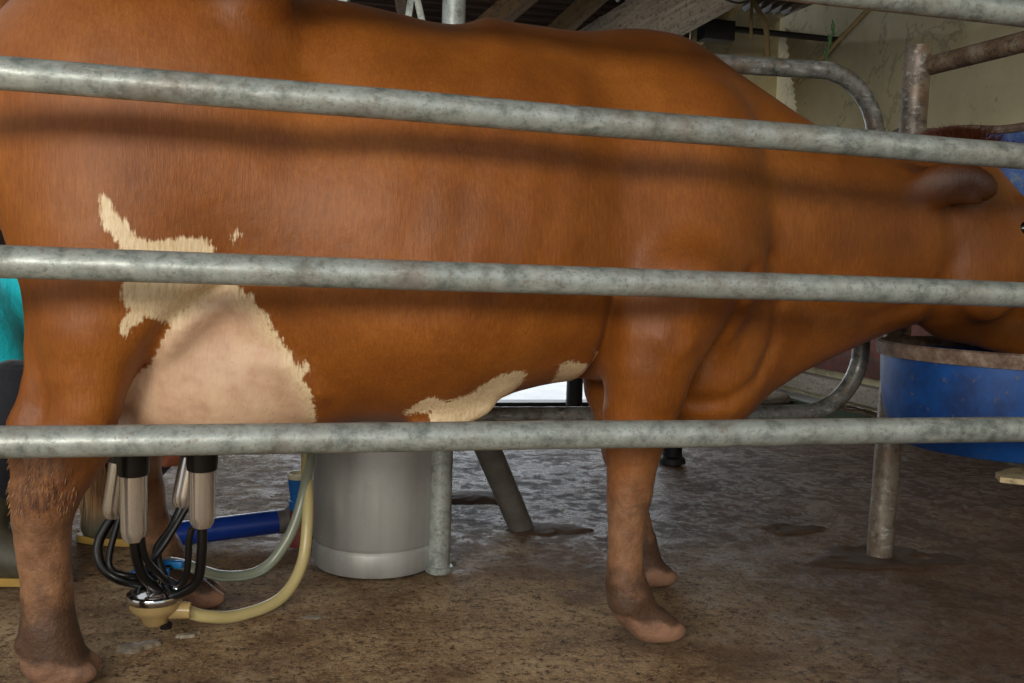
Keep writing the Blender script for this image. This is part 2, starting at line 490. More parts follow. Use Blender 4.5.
M['sole'] = mat_plain('yellow_boot_sole', (176, 140, 62), .6, 0, .3)
M['eye'] = mat_plain('dark_eye', (8, 6, 5), .08, 0, 0)
def mat_cow():
    t = NT('cow_coat')
    xyz = t.sep()
    # short hair: fine streaks that run down and back
    hv = t.coord((190, 190, 26), (0, rad(18), 0))
    hair = t.noise(1, 3, .65, hv)
    hair2 = t.noise(1, 3, .6, t.coord((420, 420, 60), (0, rad(22), 0), (3, 7, 1)))
    hr = t.math('ADD', t.math('MULTIPLY', hair, .6), t.math('MULTIPLY', hair2, .4))
    big = t.noise(3.2, 4, .55); mid = t.noise(11, 5, .6)
    c = t.ramp(t.math('ADD', t.math('MULTIPLY', big, .7), t.math('MULTIPLY', mid, .3)), [(.3, (110, 59, 14)), (.5, (140, 79, 22)), (.7, (164, 99, 36))])
    c = t.mix(t.ramp(hr, [(.34, .34), (.56, 0.0)]), c, (88, 44, 10))
    c = t.mix(t.ramp(hr, [(.55, 0.0), (.72, .14)]), c, (206, 134, 66))
    # shade on ear, neck and spine painted into the coat, plus dark ear hair
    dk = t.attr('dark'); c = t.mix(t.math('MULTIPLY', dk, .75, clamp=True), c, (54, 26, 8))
    # white patches; signed distance + hair ragged edge
    wd = t.math('ADD', t.attr('white'), t.math('MULTIPLY', t.math('SUBTRACT', hair, .5), .026))
    wd = t.math('ADD', wd, t.math('MULTIPLY', t.math('SUBTRACT', t.noise(24, 4, .6), .5), .022))
    wm = t.mrange(wd, -.0025, .0035)
    wc = t.ramp(hr, [(.3, (196, 164, 120)), (.5, (226, 202, 162)), (.7, (240, 224, 192))])
    c = t.mix(wm, c, wc)
    # bare udder skin
    um = t.attr('udder')
    skin = t.ramp(t.noise(14, 5, .6), [(.3, (172, 130, 106)), (.5, (202, 164, 136)), (.72, (216, 186, 154))])
    skin = t.mix(t.ramp(t.voro(55), [(.05, .5), (.12, 0.0)]), skin, (120, 84, 62))
    c = t.mix(t.math('MULTIPLY', um, .85), c, skin)
    # dried muck on the lower legs
    mz = t.math('ADD', xyz[2], t.math('MULTIPLY', t.math('SUBTRACT', t.noise(9, 5, .7), .5), .34))
    m1 = t.mrange(mz, .26, .50, .8, 0.0)
    c = t.mix(m1, c, t.ramp(t.noise(22, 5, .7), [(.3, (92, 68, 50)), (.6, (144, 108, 80))]))
    mz2 = t.math('ADD', xyz[2], t.math('MULTIPLY', t.math('SUBTRACT', t.noise(20, 5, .7, t.coord(loc=(2, 2, 2))), .5), .2))
    c = t.mix(t.mrange(mz2, .12, .18, .85, 0.0), c, (66, 46, 34))
    # hoof horn
    hf = t.attr('hoof')
    c = t.mix(hf, c, t.ramp(t.noise(16, 4, .6), [(.3, (96, 70, 54)), (.6, (152, 114, 90))]))
    # scuffed dark hair on the point of the hock
    hk = t.attr('hock')
    c = t.mix(t.math('MULTIPLY', hk, t.ramp(t.noise(1, 4, .6, t.coord((90, 90, 22), (0, rad(-25), 0))), [(.35, 1.0), (.6, 0.0)])), c, (44, 28, 18))
    muck = t.ramp(mid, [(.55, 0.0), (.8, 1.0)])
    b1 = t.bump(hr, .0022, .5)
    b2 = t.bump(t.math('ADD', mid, t.math('MULTIPLY', big, .8)), .012, .35, b1)
    b3 = t.bump(t.math('MULTIPLY', t.noise(60, 5, .7), m1), .006, .9, b2)
    return t.fin(c, .5, 0, b3, Sheen_Weight=.03, Sheen_Roughness=.4, Specular_IOR_Level=.38)
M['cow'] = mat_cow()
def mat_tuft(name, c):
    t = NT(name); n = t.noise(40, 3, .6)
    return t.fin(t.mix(n, col(c), tuple(int(x*.5) for x in c)), .6, 0)
M['tuft'] = mat_tuft('dark_red_hair', (96, 44, 18))
M['tailhair'] = mat_tuft('tan_tail_hair', (170, 120, 62))

# ---------------------------------------------------------------- the cow
VC = 2.13                      # v of the cow's spine
def interp(x, xs, ys):
    """smooth curve through points (monotone-ish cubic)"""
    xs = np.array(xs, float); ys = np.array(ys, float)
    m = np.gradient(ys, xs)
    i = np.clip(np.searchsorted(xs, x)-1, 0, len(xs)-2)
    h = xs[i+1]-xs[i]; t = np.clip((x-xs[i])/h, 0, 1)
    return (2*t**3-3*t**2+1)*ys[i]+(t**3-2*t**2+t)*h*m[i]+(-2*t**3+3*t**2)*ys[i+1]+(t**3-t**2)*h*m[i+1]
H = .0085
F = Field((-.60, -.45, -.03), (2.22, .45, 1.47), H)
sl, X, Y, Z = F.sub((-.60, -.45, .3), (2.0, .45, 1.47))
x1 = X[:, 0, 0]
uu = [-.50, -.44, -.38, -.28, -.15, 0, .04, .10, .2, .30, .37, .43, .48, .54, .61, .68, .755, .82, .875, .93, .974, 1.05, 1.16, 1.27, 1.40, 1.56, 1.68]
tt = [.98, 1.22, 1.30, 1.35, 1.385, 1.375, 1.345, 1.326, 1.318, 1.305, 1.296, 1.30, 1.318, 1.315, 1.313, 1.312, 1.318, 1.326, 1.328, 1.325, 1.312, 1.272, 1.212, 1.148, 1.085, 1.072, 1.05]
top = interp(x1, uu, tt)
bot = interp(x1, [-.50, -.44, -.38, -.25, -.1, .05, .155, .25, .33, .40, .48, .575, .67, .79, .88, .94, 1.0, 1.05, 1.1, 1.16, 1.22, 1.3, 1.47, 1.58, 1.68],
             [.90, .80, .70, .62, .56, .50, .466, .456, .455, .463, .492, .521, .539, .538, .50, .465, .45, .446, .456, .485, .525, .578, .655, .69, .73])
hw = interp(x1, [-.50, -.44, -.38, -.28, -.15, 0, .1, .2, .35, .5, .62, .72, .82, .92, 1.0, 1.1, 1.2, 1.35, 1.5, 1.68],
            [.04, .12, .175, .225, .25, .275, .29, .315, .335, .33, .305, .275, .25, .232, .205, .165, .14, .12, .11, .105])
wid = interp(x1, [-.5, 0, .4, .8, 1.1, 1.6], [.55, .5, .42, .42, .5, .5])      # height of the widest point
pt = interp(x1, [-.5, -.1, .1, .4, .75, 1.0, 1.6], [2.0, 2.3, 2.2, 2.0, 1.75, 1.8, 2.0])
top, bot, hw, wid, pt = [a[:, None, None].astype(np.float32) for a in (top, bot, hw, wid, pt)]
zc = bot+(top-bot)*wid
hh = np.where(Z > zc, top-zc, zc-bot)
p = np.where(Z > zc, pt, 2.25)
g = ((np.abs(Y)/hw)**p+(np.abs(Z-zc)/hh)**p)**(1/p)
q = (g-1)*np.minimum(hw, hh)*np.minimum(1, .55+.45*g)
endx = np.maximum(-.485-X, X-1.66)
q = np.maximum(q, endx)
F.d[sl] = np.minimum(F.d[sl], q.astype(np.float32))
N = -1                                                       # near flank is negative w
for sd in (-1, 1):
    # haunch, thigh and stifle
    F.ell((-.20, .14*sd, 1.02), (.27, .135, .30), .10)
    F.ell((-.225, .175*sd, .82), (.18, .11, .24), .06)
    F.ell((-.185, .185*sd, .73), (.12, .085, .14), .05)
    # hook and pin bones
    F.ell((.02, .22*sd, 1.275), (.06, .05, .05), .07)
    F.ell((-.40, .10*sd, 1.15), (.05, .05, .07), .06)
    # shoulder blade and upper arm
    F.ell((.91, .145*sd, .97), (.12, .08, .20), .12, rotm('Y', 10))
    F.ell((.93, .185*sd, .80), (.155, .085, .155), .06)
    F.ell((.83, .19*sd, .70), (.115, .075, .13), .05)
# withers, dewlap and brisket
F.ell((.84, 0, 1.24), (.12, .06, .06), .05)
F.ell((1.03, 0, .60), (.14, .15, .155), .06)
F.ell((1.02, -.05, .53), (.10, .11, .09), .05)
# near hind leg
fl = lambda L, w: [(c, w if not isinstance(w, (list, tuple)) else w[i], z) for i, (c, _, z) in enumerate(L)]
L = [(-.235, .12, .74), (-.262, .105, .655), (-.268, .082, .585), (-.272, .068, .52), (-.29, .064, .46), (-.325, .065, .41), (-.347, .060, .36), (-.354, .050, .31), (-.354, .046, .265), (-.351, .0435, .225), (-.347, .043, .17), (-.345, .048, .10), (-.337, .054, .06)]
wn = [-.19, -.195, -.20, -.205, -.205, -.20, -.195, -.195, -.19, -.19, -.19, -.19, -.19]
F.chain([(c, w, z) for (c, _, z), w in zip(L, wn)], [r for _, r, _ in L], .035)
F.chain([(-.335, -.175, .70), (-.350, -.185, .62), (-.358, -.19, .55), (-.378, -.19, .48), (-.378, -.19, .42)], [.05, .034, .030, .034, .034], .022)
# far hind leg, a step forward
L = [(-.22, .13, .74), (-.225, .10, .62), (-.225, .075, .50), (-.235, .06, .40), (-.24, .058, .33), (-.225, .052, .27), (-.205, .042, .20), (-.175, .040, .13), (-.15, .045, .075), (-.13, .048, .05)]
F.chain([(c, .185, z) for c, _, z in L], [r for _, r, _ in L], .035)
F.chain([(-.30, .17, .60), (-.305, .175, .50), (-.295, .18, .38)], [.028, .022, .03], .014)
# near fore leg
L = [(.86, .135, .76), (.825, .112, .66), (.812, .10, .60), (.812, .088, .55), (.806, .076, .495), (.797, .060, .42), (.795, .050, .365), (.793, .047, .32), (.789, .041, .285), (.789, .037, .23), (.790, .0365, .18), (.792, .042, .13), (.803, .047, .095), (.82, .047, .065)]
wn = [-.19, -.19, -.19, -.19, -.185, -.18, -.18, -.18, -.18, -.18, -.18, -.18, -.18, -.18]
F.chain([(c, w, z) for (c, _, z), w in zip(L, wn)], [r for _, r, _ in L], .03)
# far fore leg, set forward
L = [(.87, .12, .70), (.875, .085, .58), (.88, .07, .50), (.895, .055, .42), (.91, .048, .34), (.925, .040, .28), (.945, .034, .22), (.96, .033, .16), (.97, .040, .11), (.985, .042, .065)]
F.chain([(c, .17, z) for c, _, z in L], [r for _, r, _ in L], .03)
# feet: two toes each, sole flat on the floor
FEET = [(-.322, -.19, 8, .0), (-.105, .185, 4, .0), (.862, -.18, 2, .0), (1.0, .17, 0, .0)]
for (cx, cy, yaw, _) in FEET:
    for sgn in (-1, 1):
        F.ell((cx-.008, cy+.024*sgn, .034), (.062, .0265, .040), .008, rotm('Y', 16))
        F.ell((cx+.022, cy+.022*sgn, .020), (.048, .024, .024), .010)
        F.ell((cx-.068, cy+.02*sgn, .078), (.014, .012, .016), .012)    # dew claws
# neck
F.cone((.93, 0, .93), (1.30, 0, .88), .185, .150, .15, 1.35)
F.cone((1.25, 0, .89), (1.68, -.01, .895), .165, .16, .07, 1.45)
F.cone((1.15, 0, .62), (1.55, 0, .76), .07, .05, .06, 1.1)
# head
F.cone((1.71, -.01, .985), (1.80, -.01, .90), .118, .125, .05, 1.10)
F.ell((1.735, -.01, .82), (.135, .105, .165), .05, rotm('Y', 22))
F.cone((1.82, -.01, .86), (1.97, -.01, .725), .12, .092, .05, 1.05)
F.cone((1.97, -.01, .725), (2.075, -.01, .655), .09, .076, .04, .95)
F.cone((1.70, -.01, .705), (2.03, -.01, .622), .055, .045, .04, 1.0)
F.ell((1.69, -.01, 1.10), (.07, .065, .05), .05)
for sd in (-1, 1):
    # brow, cheek, ear
    F.ell((1.825, -.01+.098*sd, .965), (.045, .022, .035), .03)
    F.ell((1.72, -.01+.105*sd, .80), (.085, .028, .10), .04)
    F.ell((1.58, -.01+.145*sd, 1.015), (.090, .020, .055), .045, rotm('Z', 28*sd) @ rotm('Y', 8))
    # nostril
    F.bump((2.125, -.01+.045*sd, .69), (.016, .012, .014), .03)
# udder
F.ell((-.075, -.01, .60), (.205, .19, .175), .03, rotm('Y', -12))
F.ell((-.06, -.105, .525), (.135, .10, .11), .05)
F.ell((-.165, -.05, .56), (.105, .125, .115), .03)
F.ell((-.165, -.06, .50), (.075, .10, .07), .03)
F.ell((.03, -.05, .56), (.17, .15, .11), .07, rotm('Y', 18))
F.ell((-.07, .095, .525), (.12, .10, .10), .05)
TEATS = [(-.215, -.09), (-.085, -.085), (-.25, .06), (-.115, .06)]
for (a, b) in TEATS:
    F.chain([(a*.82-.015, b, .46), (a, b, .42), (a, b, .385)], [.035, .022, .016], .03)
# tail, hanging behind the rump
F.chain([(-.36, .0, 1.30), (-.44, .0, 1.28), (-.475, .02, 1.18), (-.455, .06, 1.0), (-.43, .10, .85), (-.38, .12, .70), (-.335, .12, .56)], [.035, .032, .028, .024, .02, .018, .016], .02)
# modelling of the flanks
F.bump((.10, -.30, 1.12), (.075, .10, .10), .028)            # hollow behind the hook bone
F.bump((.10, .30, 1.12), (.075, .10, .10), .028)
F.groove([(.075, 1.34), (.11, 1.26), (.10, 1.15)], .022, .012, (-.40, 0))
F.groove([(-.03, .748), (-.085, .715), (-.134, .672), (-.165, .62), (-.185, .58), (-.215, .48)], .012, .020, (-.40, -.05))   # thigh against udder
F.groove([(.714, .76), (.712, .70), (.715, .60), (.72, .53)], .010, .022, (-.40, 0))                         # behind the elbow
F.groove([(.70, 1.18), (.71, 1.0), (.705, .85)], .035, .010, (-.40, 0))
F.groove([(1.075, 1.08), (1.10, .98), (1.11, .90), (1.09, .80), (1.03, .70)], .030, .011, (-.40, 0))     # front edge of the shoulder
F.groove([(1.015, .80), (.985, .70), (.945, .60), (.915, .52)], .012, .016, (-.40, -.02))                  # brisket against foreleg
F.groove([(1.01, .735), (1.05, .76), (1.11, .75)], .010, -.010, (-.40, 0))
F.groove([(1.14, .73), (1.14, .64), (1.10, .56), (1.02, .515), (.95, .51)], .012, .012, (-.40, 0))
F.groove([(1.10, .83), (1.25, .72), (1.42, .70), (1.55, .74)], .016, .010, (-.40, 0))                      # throat
F.groove([(1.585, .98), (1.60, .88), (1.59, .78), (1.62, .70)], .018, .008, (-.40, 0))                     # behind the jaw
F.groove([(1.60, 1.0), (1.68, .95), (1.75, .955)], .012, .006, (-.4, 0))
F.groove([(.80, .66), (.83, .62), (.87, .66), (.85, .71)], .012, -.006, (-.40, -.1))
for k in range(5):
    a = .30+.085*k
    F.groove([(a+.03, 1.10), (a, .90), (a-.03, .72)], .022, .0035, (-.40, 0))
F.groove([(.02, .60), (.08, .585), (.14, .53)], .012, -.010, (-.4, 0))       # milk vein
F.groove([(.34, .475), (.42, .50), (.52, .535)], .014, -.008, (-.4, -.05))
F.ell((.40, -.16, .475), (.10, .022, .02), .03, rotm('Y', -18))
# flat soles
sl, X, Y, Z = F.sub((-1, -1, -.03), (3, 1, .01))
F.d[sl] = np.maximum(F.d[sl], -(Z-.001)+0*X+0*Y)
V, Q = F.mesh(2)
del F
me = np_mesh('cow', V, Q)

def sdpoly(P, poly):
    """signed distance (positive inside) of points to a polygon"""
    poly = np.array(poly, float); n = len(poly)
    d = np.full(len(P), 9.0); ins = np.zeros(len(P), bool)
    for i in range(n):
        a = poly[i]; b = poly[(i+1) % n]; ab = b-a
        t = np.clip(((P-a)@ab)/(ab@ab+1e-12), 0, 1)
        d = np.minimum(d, np.hypot(*(P-a-t[:, None]*ab).T))
        c = ((a[1] > P[:, 1]) != (b[1] > P[:, 1]))
        with np.errstate(divide='ignore', invalid='ignore'):
            xi = (b[0]-a[0])*(P[:, 1]-a[1])/(b[1]-a[1]+1e-12)+a[0]
        ins ^= c & (P[:, 0] < xi)
    return np.where(ins, d, -d)
UZ = V[:, [0, 2]]; near = V[:, 1] < .03
def ek(c, r): return np.sqrt((((V-np.array(c))/np.array(r))**2).sum(1))
LC = [(-.235, .12, .74), (-.262, .105, .655), (-.268, .082, .585), (-.272, .068, .52), (-.29, .062, .46), (-.325, .060, .41)]
dl_ = np.full(len(V), 9.)
for (a_, ra_, za_), (b_, rb_, zb_) in zip(LC[:-1], LC[1:]):
    A_ = np.array([a_, za_]); AB_ = np.array([b_-a_, zb_-za_]); h_ = np.clip(((UZ-A_)@AB_)/(AB_@AB_), 0, 1)
    dl_ = np.minimum(dl_, np.hypot(*(UZ-A_-h_[:, None]*AB_).T)-(ra_+(rb_-ra_)*h_))
own = ~((dl_ < .006) & (V[:, 1] < -.168)) & (V[:, 0] > -.25)
POLYS = [[(-0.246, 0.89), (-0.229, 0.887), (-0.209, 0.853), (-0.188, 0.828), (-0.168, 0.816), (-0.134, 0.822), (-0.067, 0.823), (-0.052, 0.801), (-0.062, 0.78), (-0.036, 0.732), (-0.057, 0.725), (-0.095, 0.701), (-0.12, 0.672), (-0.167, 0.68), (-0.196, 0.666), (-0.204, 0.648), (-0.216, 0.661), (-0.212, 0.674), (-0.196, 0.692), (-0.207, 0.714), (-0.204, 0.745), (-0.202, 0.784), (-0.221, 0.818), (-0.246, 0.843)], [(-0.035, 0.817), (-0.015, 0.846), (-0.011, 0.835), (-0.028, 0.812)], [(-0.049, 0.748), (-0.023, 0.748), (-0.006, 0.718), (0.01, 0.729), (0.021, 0.705), (0.031, 0.698), (0.045, 0.667), (0.079, 0.626), (0.097, 0.584), (0.11, 0.609), (0.117, 0.591), (0.104, 0.57), (0.129, 0.521), (0.135, 0.496), (0.132, 0.356), (0.023, 0.288), (-0.314, 0.299), (-0.286, 0.461), (-0.258, 0.535), (-0.224, 0.589), (-0.161, 0.658), (-0.126, 0.683), (-0.085, 0.721)], [(0.304, 0.496), (0.332, 0.525), (0.36, 0.532), (0.385, 0.525), (0.418, 0.537), (0.452, 0.559), (0.486, 0.578), (0.531, 0.588), (0.551, 0.579), (0.549, 0.564), (0.533, 0.534), (0.494, 0.481), (0.456, 0.447), (0.422, 0.437), (0.358, 0.438), (0.356, 0.501), (0.318, 0.489)], [(0.619, 0.596), (0.652, 0.605), (0.684, 0.594), (0.705, 0.592), (0.706, 0.604), (0.692, 0.627), (0.72, 0.62), (0.732, 0.585), (0.736, 0.484), (0.694, 0.484), (0.636, 0.495), (0.623, 0.569)]]
POLYS.append([(.742, .100), (.765, .118), (.79, .108), (.795, .085), (.775, .062), (.757, .07)])
wh = np.full(len(V), -1.0)
for i, poly in enumerate(POLYS):
    okv = near & (own if i == 2 else True) & ((V[:, 0] < .717) if i == 4 else True)
    wh = np.maximum(wh, np.where(okv, sdpoly(UZ, poly), -1.0))
fattr(me, 'white', wh)
UD = [(-0.049, 0.748), (-0.023, 0.748), (-0.006, 0.718), (0.01, 0.729), (0.021, 0.705), (0.031, 0.698), (0.045, 0.667), (0.079, 0.626), (0.097, 0.584), (0.11, 0.609), (0.117, 0.591), (0.104, 0.57), (0.129, 0.521), (0.135, 0.496), (0.132, 0.356), (0.023, 0.288), (-0.314, 0.299), (-0.286, 0.461), (-0.258, 0.535), (-0.224, 0.589), (-0.161, 0.658), (-0.126, 0.683), (-0.085, 0.721)]
ud = np.where((V[:, 1] < .3) & (UZ[:, 1] < .74), sdpoly(UZ, UD), -1)
ud = np.where(own, ud, -1)
ud2 = np.clip((ud-.004)/.03, 0, 1)
fattr(me, 'udder', ud2)
hoof = np.zeros(len(V))
for (cx, cy, yaw, _) in FEET:
    m = (np.abs(V[:, 1]-cy) < .075) & (np.abs(V[:, 0]-cx) < .12)
    line = .050-.16*(V[:, 0]-cx)+.004*np.sin(V[:, 0]*90)
    hoof = np.maximum(hoof, np.where(m, np.clip((line-V[:, 2])/.006, 0, 1), 0))
fattr(me, 'hoof', hoof)
fattr(me, 'hock', np.exp(-((V[:, 0]+.335)/.05)**2-((V[:, 2]-.37)/.06)**2)*(V[:, 1] < 0))
fattr(me, 'dark', np.exp(-((V[:, 0]-1.60)/.13)**2-((V[:, 2]-1.03)/.06)**2)*(V[:, 1] < -.06)*1.0 + .35*np.clip((V[:, 0]-.9)/.6, 0, 1) + .8*np.exp(-((V[:, 2]-1.33)/.06)**2)*(V[:, 0] > .0))  # painted shade: round the ear, toward the head, along the spine
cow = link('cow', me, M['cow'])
cow.matrix_world = STALL @ Matrix.Translation((0, VC, 0))
tag(cow, 'red-brown dairy cow with white flank patch being milked in the pipe stall', 'cow')
for sd in (-1, 1):
    b = MB(); b.lathe([(.022*math.sin(math.pi*i/12), -.022*math.cos(math.pi*i/12)) for i in range(13)], (1.80, -.01+.108*sd, .925), 20)
    b.build('eye', M['eye'], cow)['label'] = 'dark eye'
def hair_mesh(name, roots, mat, parent, w=.0012):
    b = MB()
    for (p, d, L, cu) in roots:
        p = Vector(p); d = Vector(d).normalized(); c = Vector(cu)
        side = d.cross(Vector((.3, 1, .2))).normalized()*w
        pts = [p, p+d*L*.5+c*.25*L, p+d*L+c*L]
        n = len(b.v)
        b.v += [tuple(pts[0]-side), tuple(pts[0]+side), tuple(pts[1]+side*.8), tuple(pts[1]-side*.8), tuple(pts[2])]
        b.f += [(n, n+1, n+2, n+3), (n+3, n+2, n+4)]
    return b.build(name, mat, parent, autosmooth=0)
rt = []
for i in range(2600):
    a = random.gauss(0, 1); c = random.gauss(0, 1)
    p = (1.665+.045*a, -.01+.04*c, 1.130+.012*random.random()-.02*min(2, a*a)*.6)
    rt.append((p, (-.5+.6*a*.4+random.gauss(0, .3), c*.5+random.gauss(0, .3), 1), .035+.02*random.random(), (random.gauss(0, .2), random.gauss(0, .2), -.25)))
hair_mesh('forelock', rt, M['tuft'], cow)['label'] = 'dark red tuft of hair on the poll'
rt = []
for i in range(3200):
    t_ = random.random()
    p = (-.325+.020*random.gauss(0, 1)+.02*t_, .12+.018*random.gauss(0, 1), .58-.12*t_)
    rt.append((p, (.12+random.gauss(0, .08), random.gauss(0, .08), -1), .20+.07*random.random(), (random.gauss(0, .06), random.gauss(0, .06), 0)))
hair_mesh('tail_switch', rt, M['tailhair'], cow, .0013)

# ragged hair over the point of the near hock and down the cannon
Vn = np.empty(len(me.vertices)*3, np.float32); me.vertices.foreach_get('normal', Vn); Vn = Vn.reshape(-1, 3)
cand = np.where((V[:, 1] < -.12) & (V[:, 0] < -.29) & (V[:, 2] > .33) & (V[:, 2] < .45))[0]
for nm, mt, n_, Lh, lab in (('hock_hair', M['tuft'], 500, .013, 'dark scuffed hair on the hock'), ('hock_hair', M['tailhair'], 300, .012, 'tan hair on the hock')):
    rt = []
    for i in rng.choice(cand, n_):
        p = V[i]; q = Vn[i]
        if nm and lab[0] == 'd' and (abs(p[0]+.34) > .035+.02*rng.random()): continue
        d = Vector((q[0]*.12-.25+rng.normal(0, .12), q[1]*.12, q[2]*.1-1.0))
        rt.append((tuple(p), d, Lh*(.6+.6*rng.random()), (q[0]*.004, q[1]*.004, 0)))
    ho = hair_mesh(nm, rt, mt, cow, .0006); ho['label'] = lab; ho['kind'] = 'stuff'

# ---------------------------------------------------------------- the barn shell
def plane_grid(name, x0, x1, y0, y1, z, nx, ny, mat, zf=None):
    b = MB()
    for j in range(ny+1):
        for i in range(nx+1):
            x = x0+(x1-x0)*i/nx; y = y0+(y1-y0)*j/ny
            b.v.append((x, y, z+(zf(x, y) if zf else 0)))
    for j in range(ny):
        for i in range(nx):
            a = j*(nx+1)+i
            b.f.append((a, a+1, a+nx+2, a+nx+1))
    return b.build(name, mat, autosmooth=0)
def stall_box(name, u0, u1, v0, v1, z0, z1, mat, parent=None, bev=0.0):
    b = MB(); b.box(((u0+u1)/2, (v0+v1)/2, (z0+z1)/2), (u1-u0, v1-v0, z1-z0), bev=bev)
    o = b.build(name, mat, parent)
    if parent is None: o.matrix_world = STALL
    return o
def wav(x, y):
    return -.004*(1+math.sin(x*5.1+1.3*math.sin(y*3))*math.cos(y*4.3+x))-.0015*(1+math.sin(x*17+y*3)*math.sin(y*19-x*5))
fl_ = plane_grid('floor', -4.5, 3.62, -2.5, 5.45, 0, 200, 200, M['floor'], wav); fl_.matrix_world = STALL
struct(fl_, 'mucky brown concrete barn floor, wet toward the back')
yd = plane_grid('yard', -16, 14, 5.45, 26, -.03, 4, 4, M['yard']); yd.matrix_world = STALL
struct(yd, 'pale wet yard outside the open back of the barn')
apron = plane_grid('path', -16, 14, -20, -2.5, -.03, 4, 4, M['yard']); apron.matrix_world = STALL
struct(apron, 'pale yard outside the open front of the barn')
o = stall_box('wall_right', 3.6, 3.8, -2.5, 6.85, 0, 2.58, M['wall']); struct(o, 'stained cream plaster wall at the end of the barn')
def corr(name, u0, u1, n, mat, p0, p1, amp=.014, pitch=.076):
    """corrugated sheet between the lines p0 and p1 (v, z), ribs running along v"""
    b = MB(); m = int((u1-u0)/pitch*8)
    for (v, z) in (p0, p1):
        for i in range(m+1):
            u = u0+(u1-u0)*i/m
            b.v.append((u, v, z+amp*math.sin(2*math.pi*u/pitch)))
    for i in range(m): b.f.append((i, i+1, m+2+i, m+1+i))
    o = b.build(name, mat, autosmooth=0); o.matrix_world = STALL
    so = o.modifiers.new('t', 'SOLIDIFY'); so.thickness = .002
    return o
struct(corr('ceiling', -1.5, 4.2, 0, M['roof'], (-.2, 2.87), (6.9, 2.60)), 'dark corrugated roof sheets over the stalls')
# back wall of horizontal sheets, open below
o = stall_box('wall_back_low', 2.95, 3.85, 6.45, 6.53, 0, 2.62, M['wall']); struct(o, 'cream plaster wall closing the back corner of the barn')
b = MB()
m = 26*8
for (u) in (-5.0, 3.9):
    for i in range(m+1):
        z = 1.45+1.22*i/m
        b.v.append((u, 6.55+.012*math.sin(2*math.pi*i/8), z))
for i in range(m): b.f.append((i, i+1, m+2+i, m+1+i))
o = b.build('wall_back', M['roof'], autosmooth=0); o.matrix_world = STALL; struct(o, 'dark corrugated sheets closing the upper back of the barn')
so = o.modifiers.new('t', 'SOLIDIFY'); so.thickness = .003
o = stall_box('wall_left', -4.6, -4.4, 2.2, 6.5, 0, 2.7, M['roof']); struct(o, 'dark end wall of the barn')
o = stall_box('trim_1', 3.53, 3.61, 2.0, 6.5, .20, .72, M['brick']); struct(o, 'red brick course at the foot of the cream wall')
o = stall_box('trim_2', 3.50, 3.60, 2.0, 6.5, .04, .15, M['plank'], bev=.01); struct(o, 'grey ledge along the foot of the wall')
o = stall_box('trim_3', -4.4, 2.75, 5.34, 5.46, -.02, .022, M['blackmetal'], bev=.005); struct(o, 'dark kerb rail at the edge of the barn floor')

o = stall_box('added_sheet_left', -4.4, -1.12, 5.36, 5.42, 0, 1.6, M['roof']); struct(o, 'low dark sheet added behind the person to hide the bright yard')  # added sheet, keeps the gap left of the cow dark
# rafters under the roof
def bar(name, a, b_, w, h, mat, label, cat=None, group=None, kind=None, parent=None):
    a = Vector(a); b_ = Vector(b_); d = b_-a; L = d.length
    q = d.to_track_quat('X', 'Z').to_matrix()
    m_ = MB(); m_.box((0, 0, 0), (L, w, h), bev=min(w, h)*.06)
    o = m_.build(name, mat, parent)
    o.location = (a+b_)/2; o.rotation_euler = q.to_euler()
    if parent is None: tag(o, label, cat, group, kind)
    return o
bar('rafter', (-.32, 5.2, 1.88), (.75, 4.4, 2.62), .08, .10, M['rafter'], 'brown rafter rising to the right beside the tall pipe post', 'rafter', 'brown timber rafters under the roof')
bar('rafter', (.10, 5.9, 2.05), (.75, 5.6, 2.62), .08, .10, M['rafter'], 'brown rafter just left of the pale flaking beam', 'rafter', 'brown timber rafters under the roof')
bar('rafter', (-.62, 5.6, 1.98), (-.62, 3.6, 2.62), .06, .08, M['rafter'], 'brown rafter between the grey roof struts', 'rafter', 'brown timber rafters under the roof')
beam = bar('roof_beam', (.36, 6.45, 2.09), (1.43, 5.05, 2.52), .10, .33, M['beam'], 'wide pale flaking roof beam slanting above the cow shoulder', 'beam')
b = MB()
for i in range(14):
    t_ = i/13
    b.lathe([(.014*math.sin(math.pi*k/5)*(1+.5*random.random()), -.014*math.cos(math.pi*k/5)) for k in range(6)], (-.74+1.0*t_+.02*random.random(), -.02+.02*random.random(), .172), 8)
o = b.build('daylight_dot', M['white'], beam); o['label'] = 'white lumps standing for daylight leaks along the upper edge of the beam'; o['kind'] = 'stuff'  # solid white dots drawn for daylight leaking between roof and beam
bar('edge_board', (.93, 6.5, 2.06), (1.46, 6.0, 2.58), .05, .05, M['chip'], 'thin tan board under the flaking beam', 'board')
stall_box('fuse_box', 2.64, 2.84, 5.62, 5.74, 2.19, 2.31, M['blackmetal'], bev=.008)
tag(D.objects['fuse_box'], 'small black box fixed below the pale beam', 'box')
b = MB(); b.tube([W(2.84, 5.7, 2.28), W(3.1, 5.7, 2.28), W(3.61, 5.7, 2.28)], .02, 8); o = b.build('box_bracket', M['blackmetal'], D.objects['fuse_box'])
o.matrix_parent_inverse = STALL.inverted()
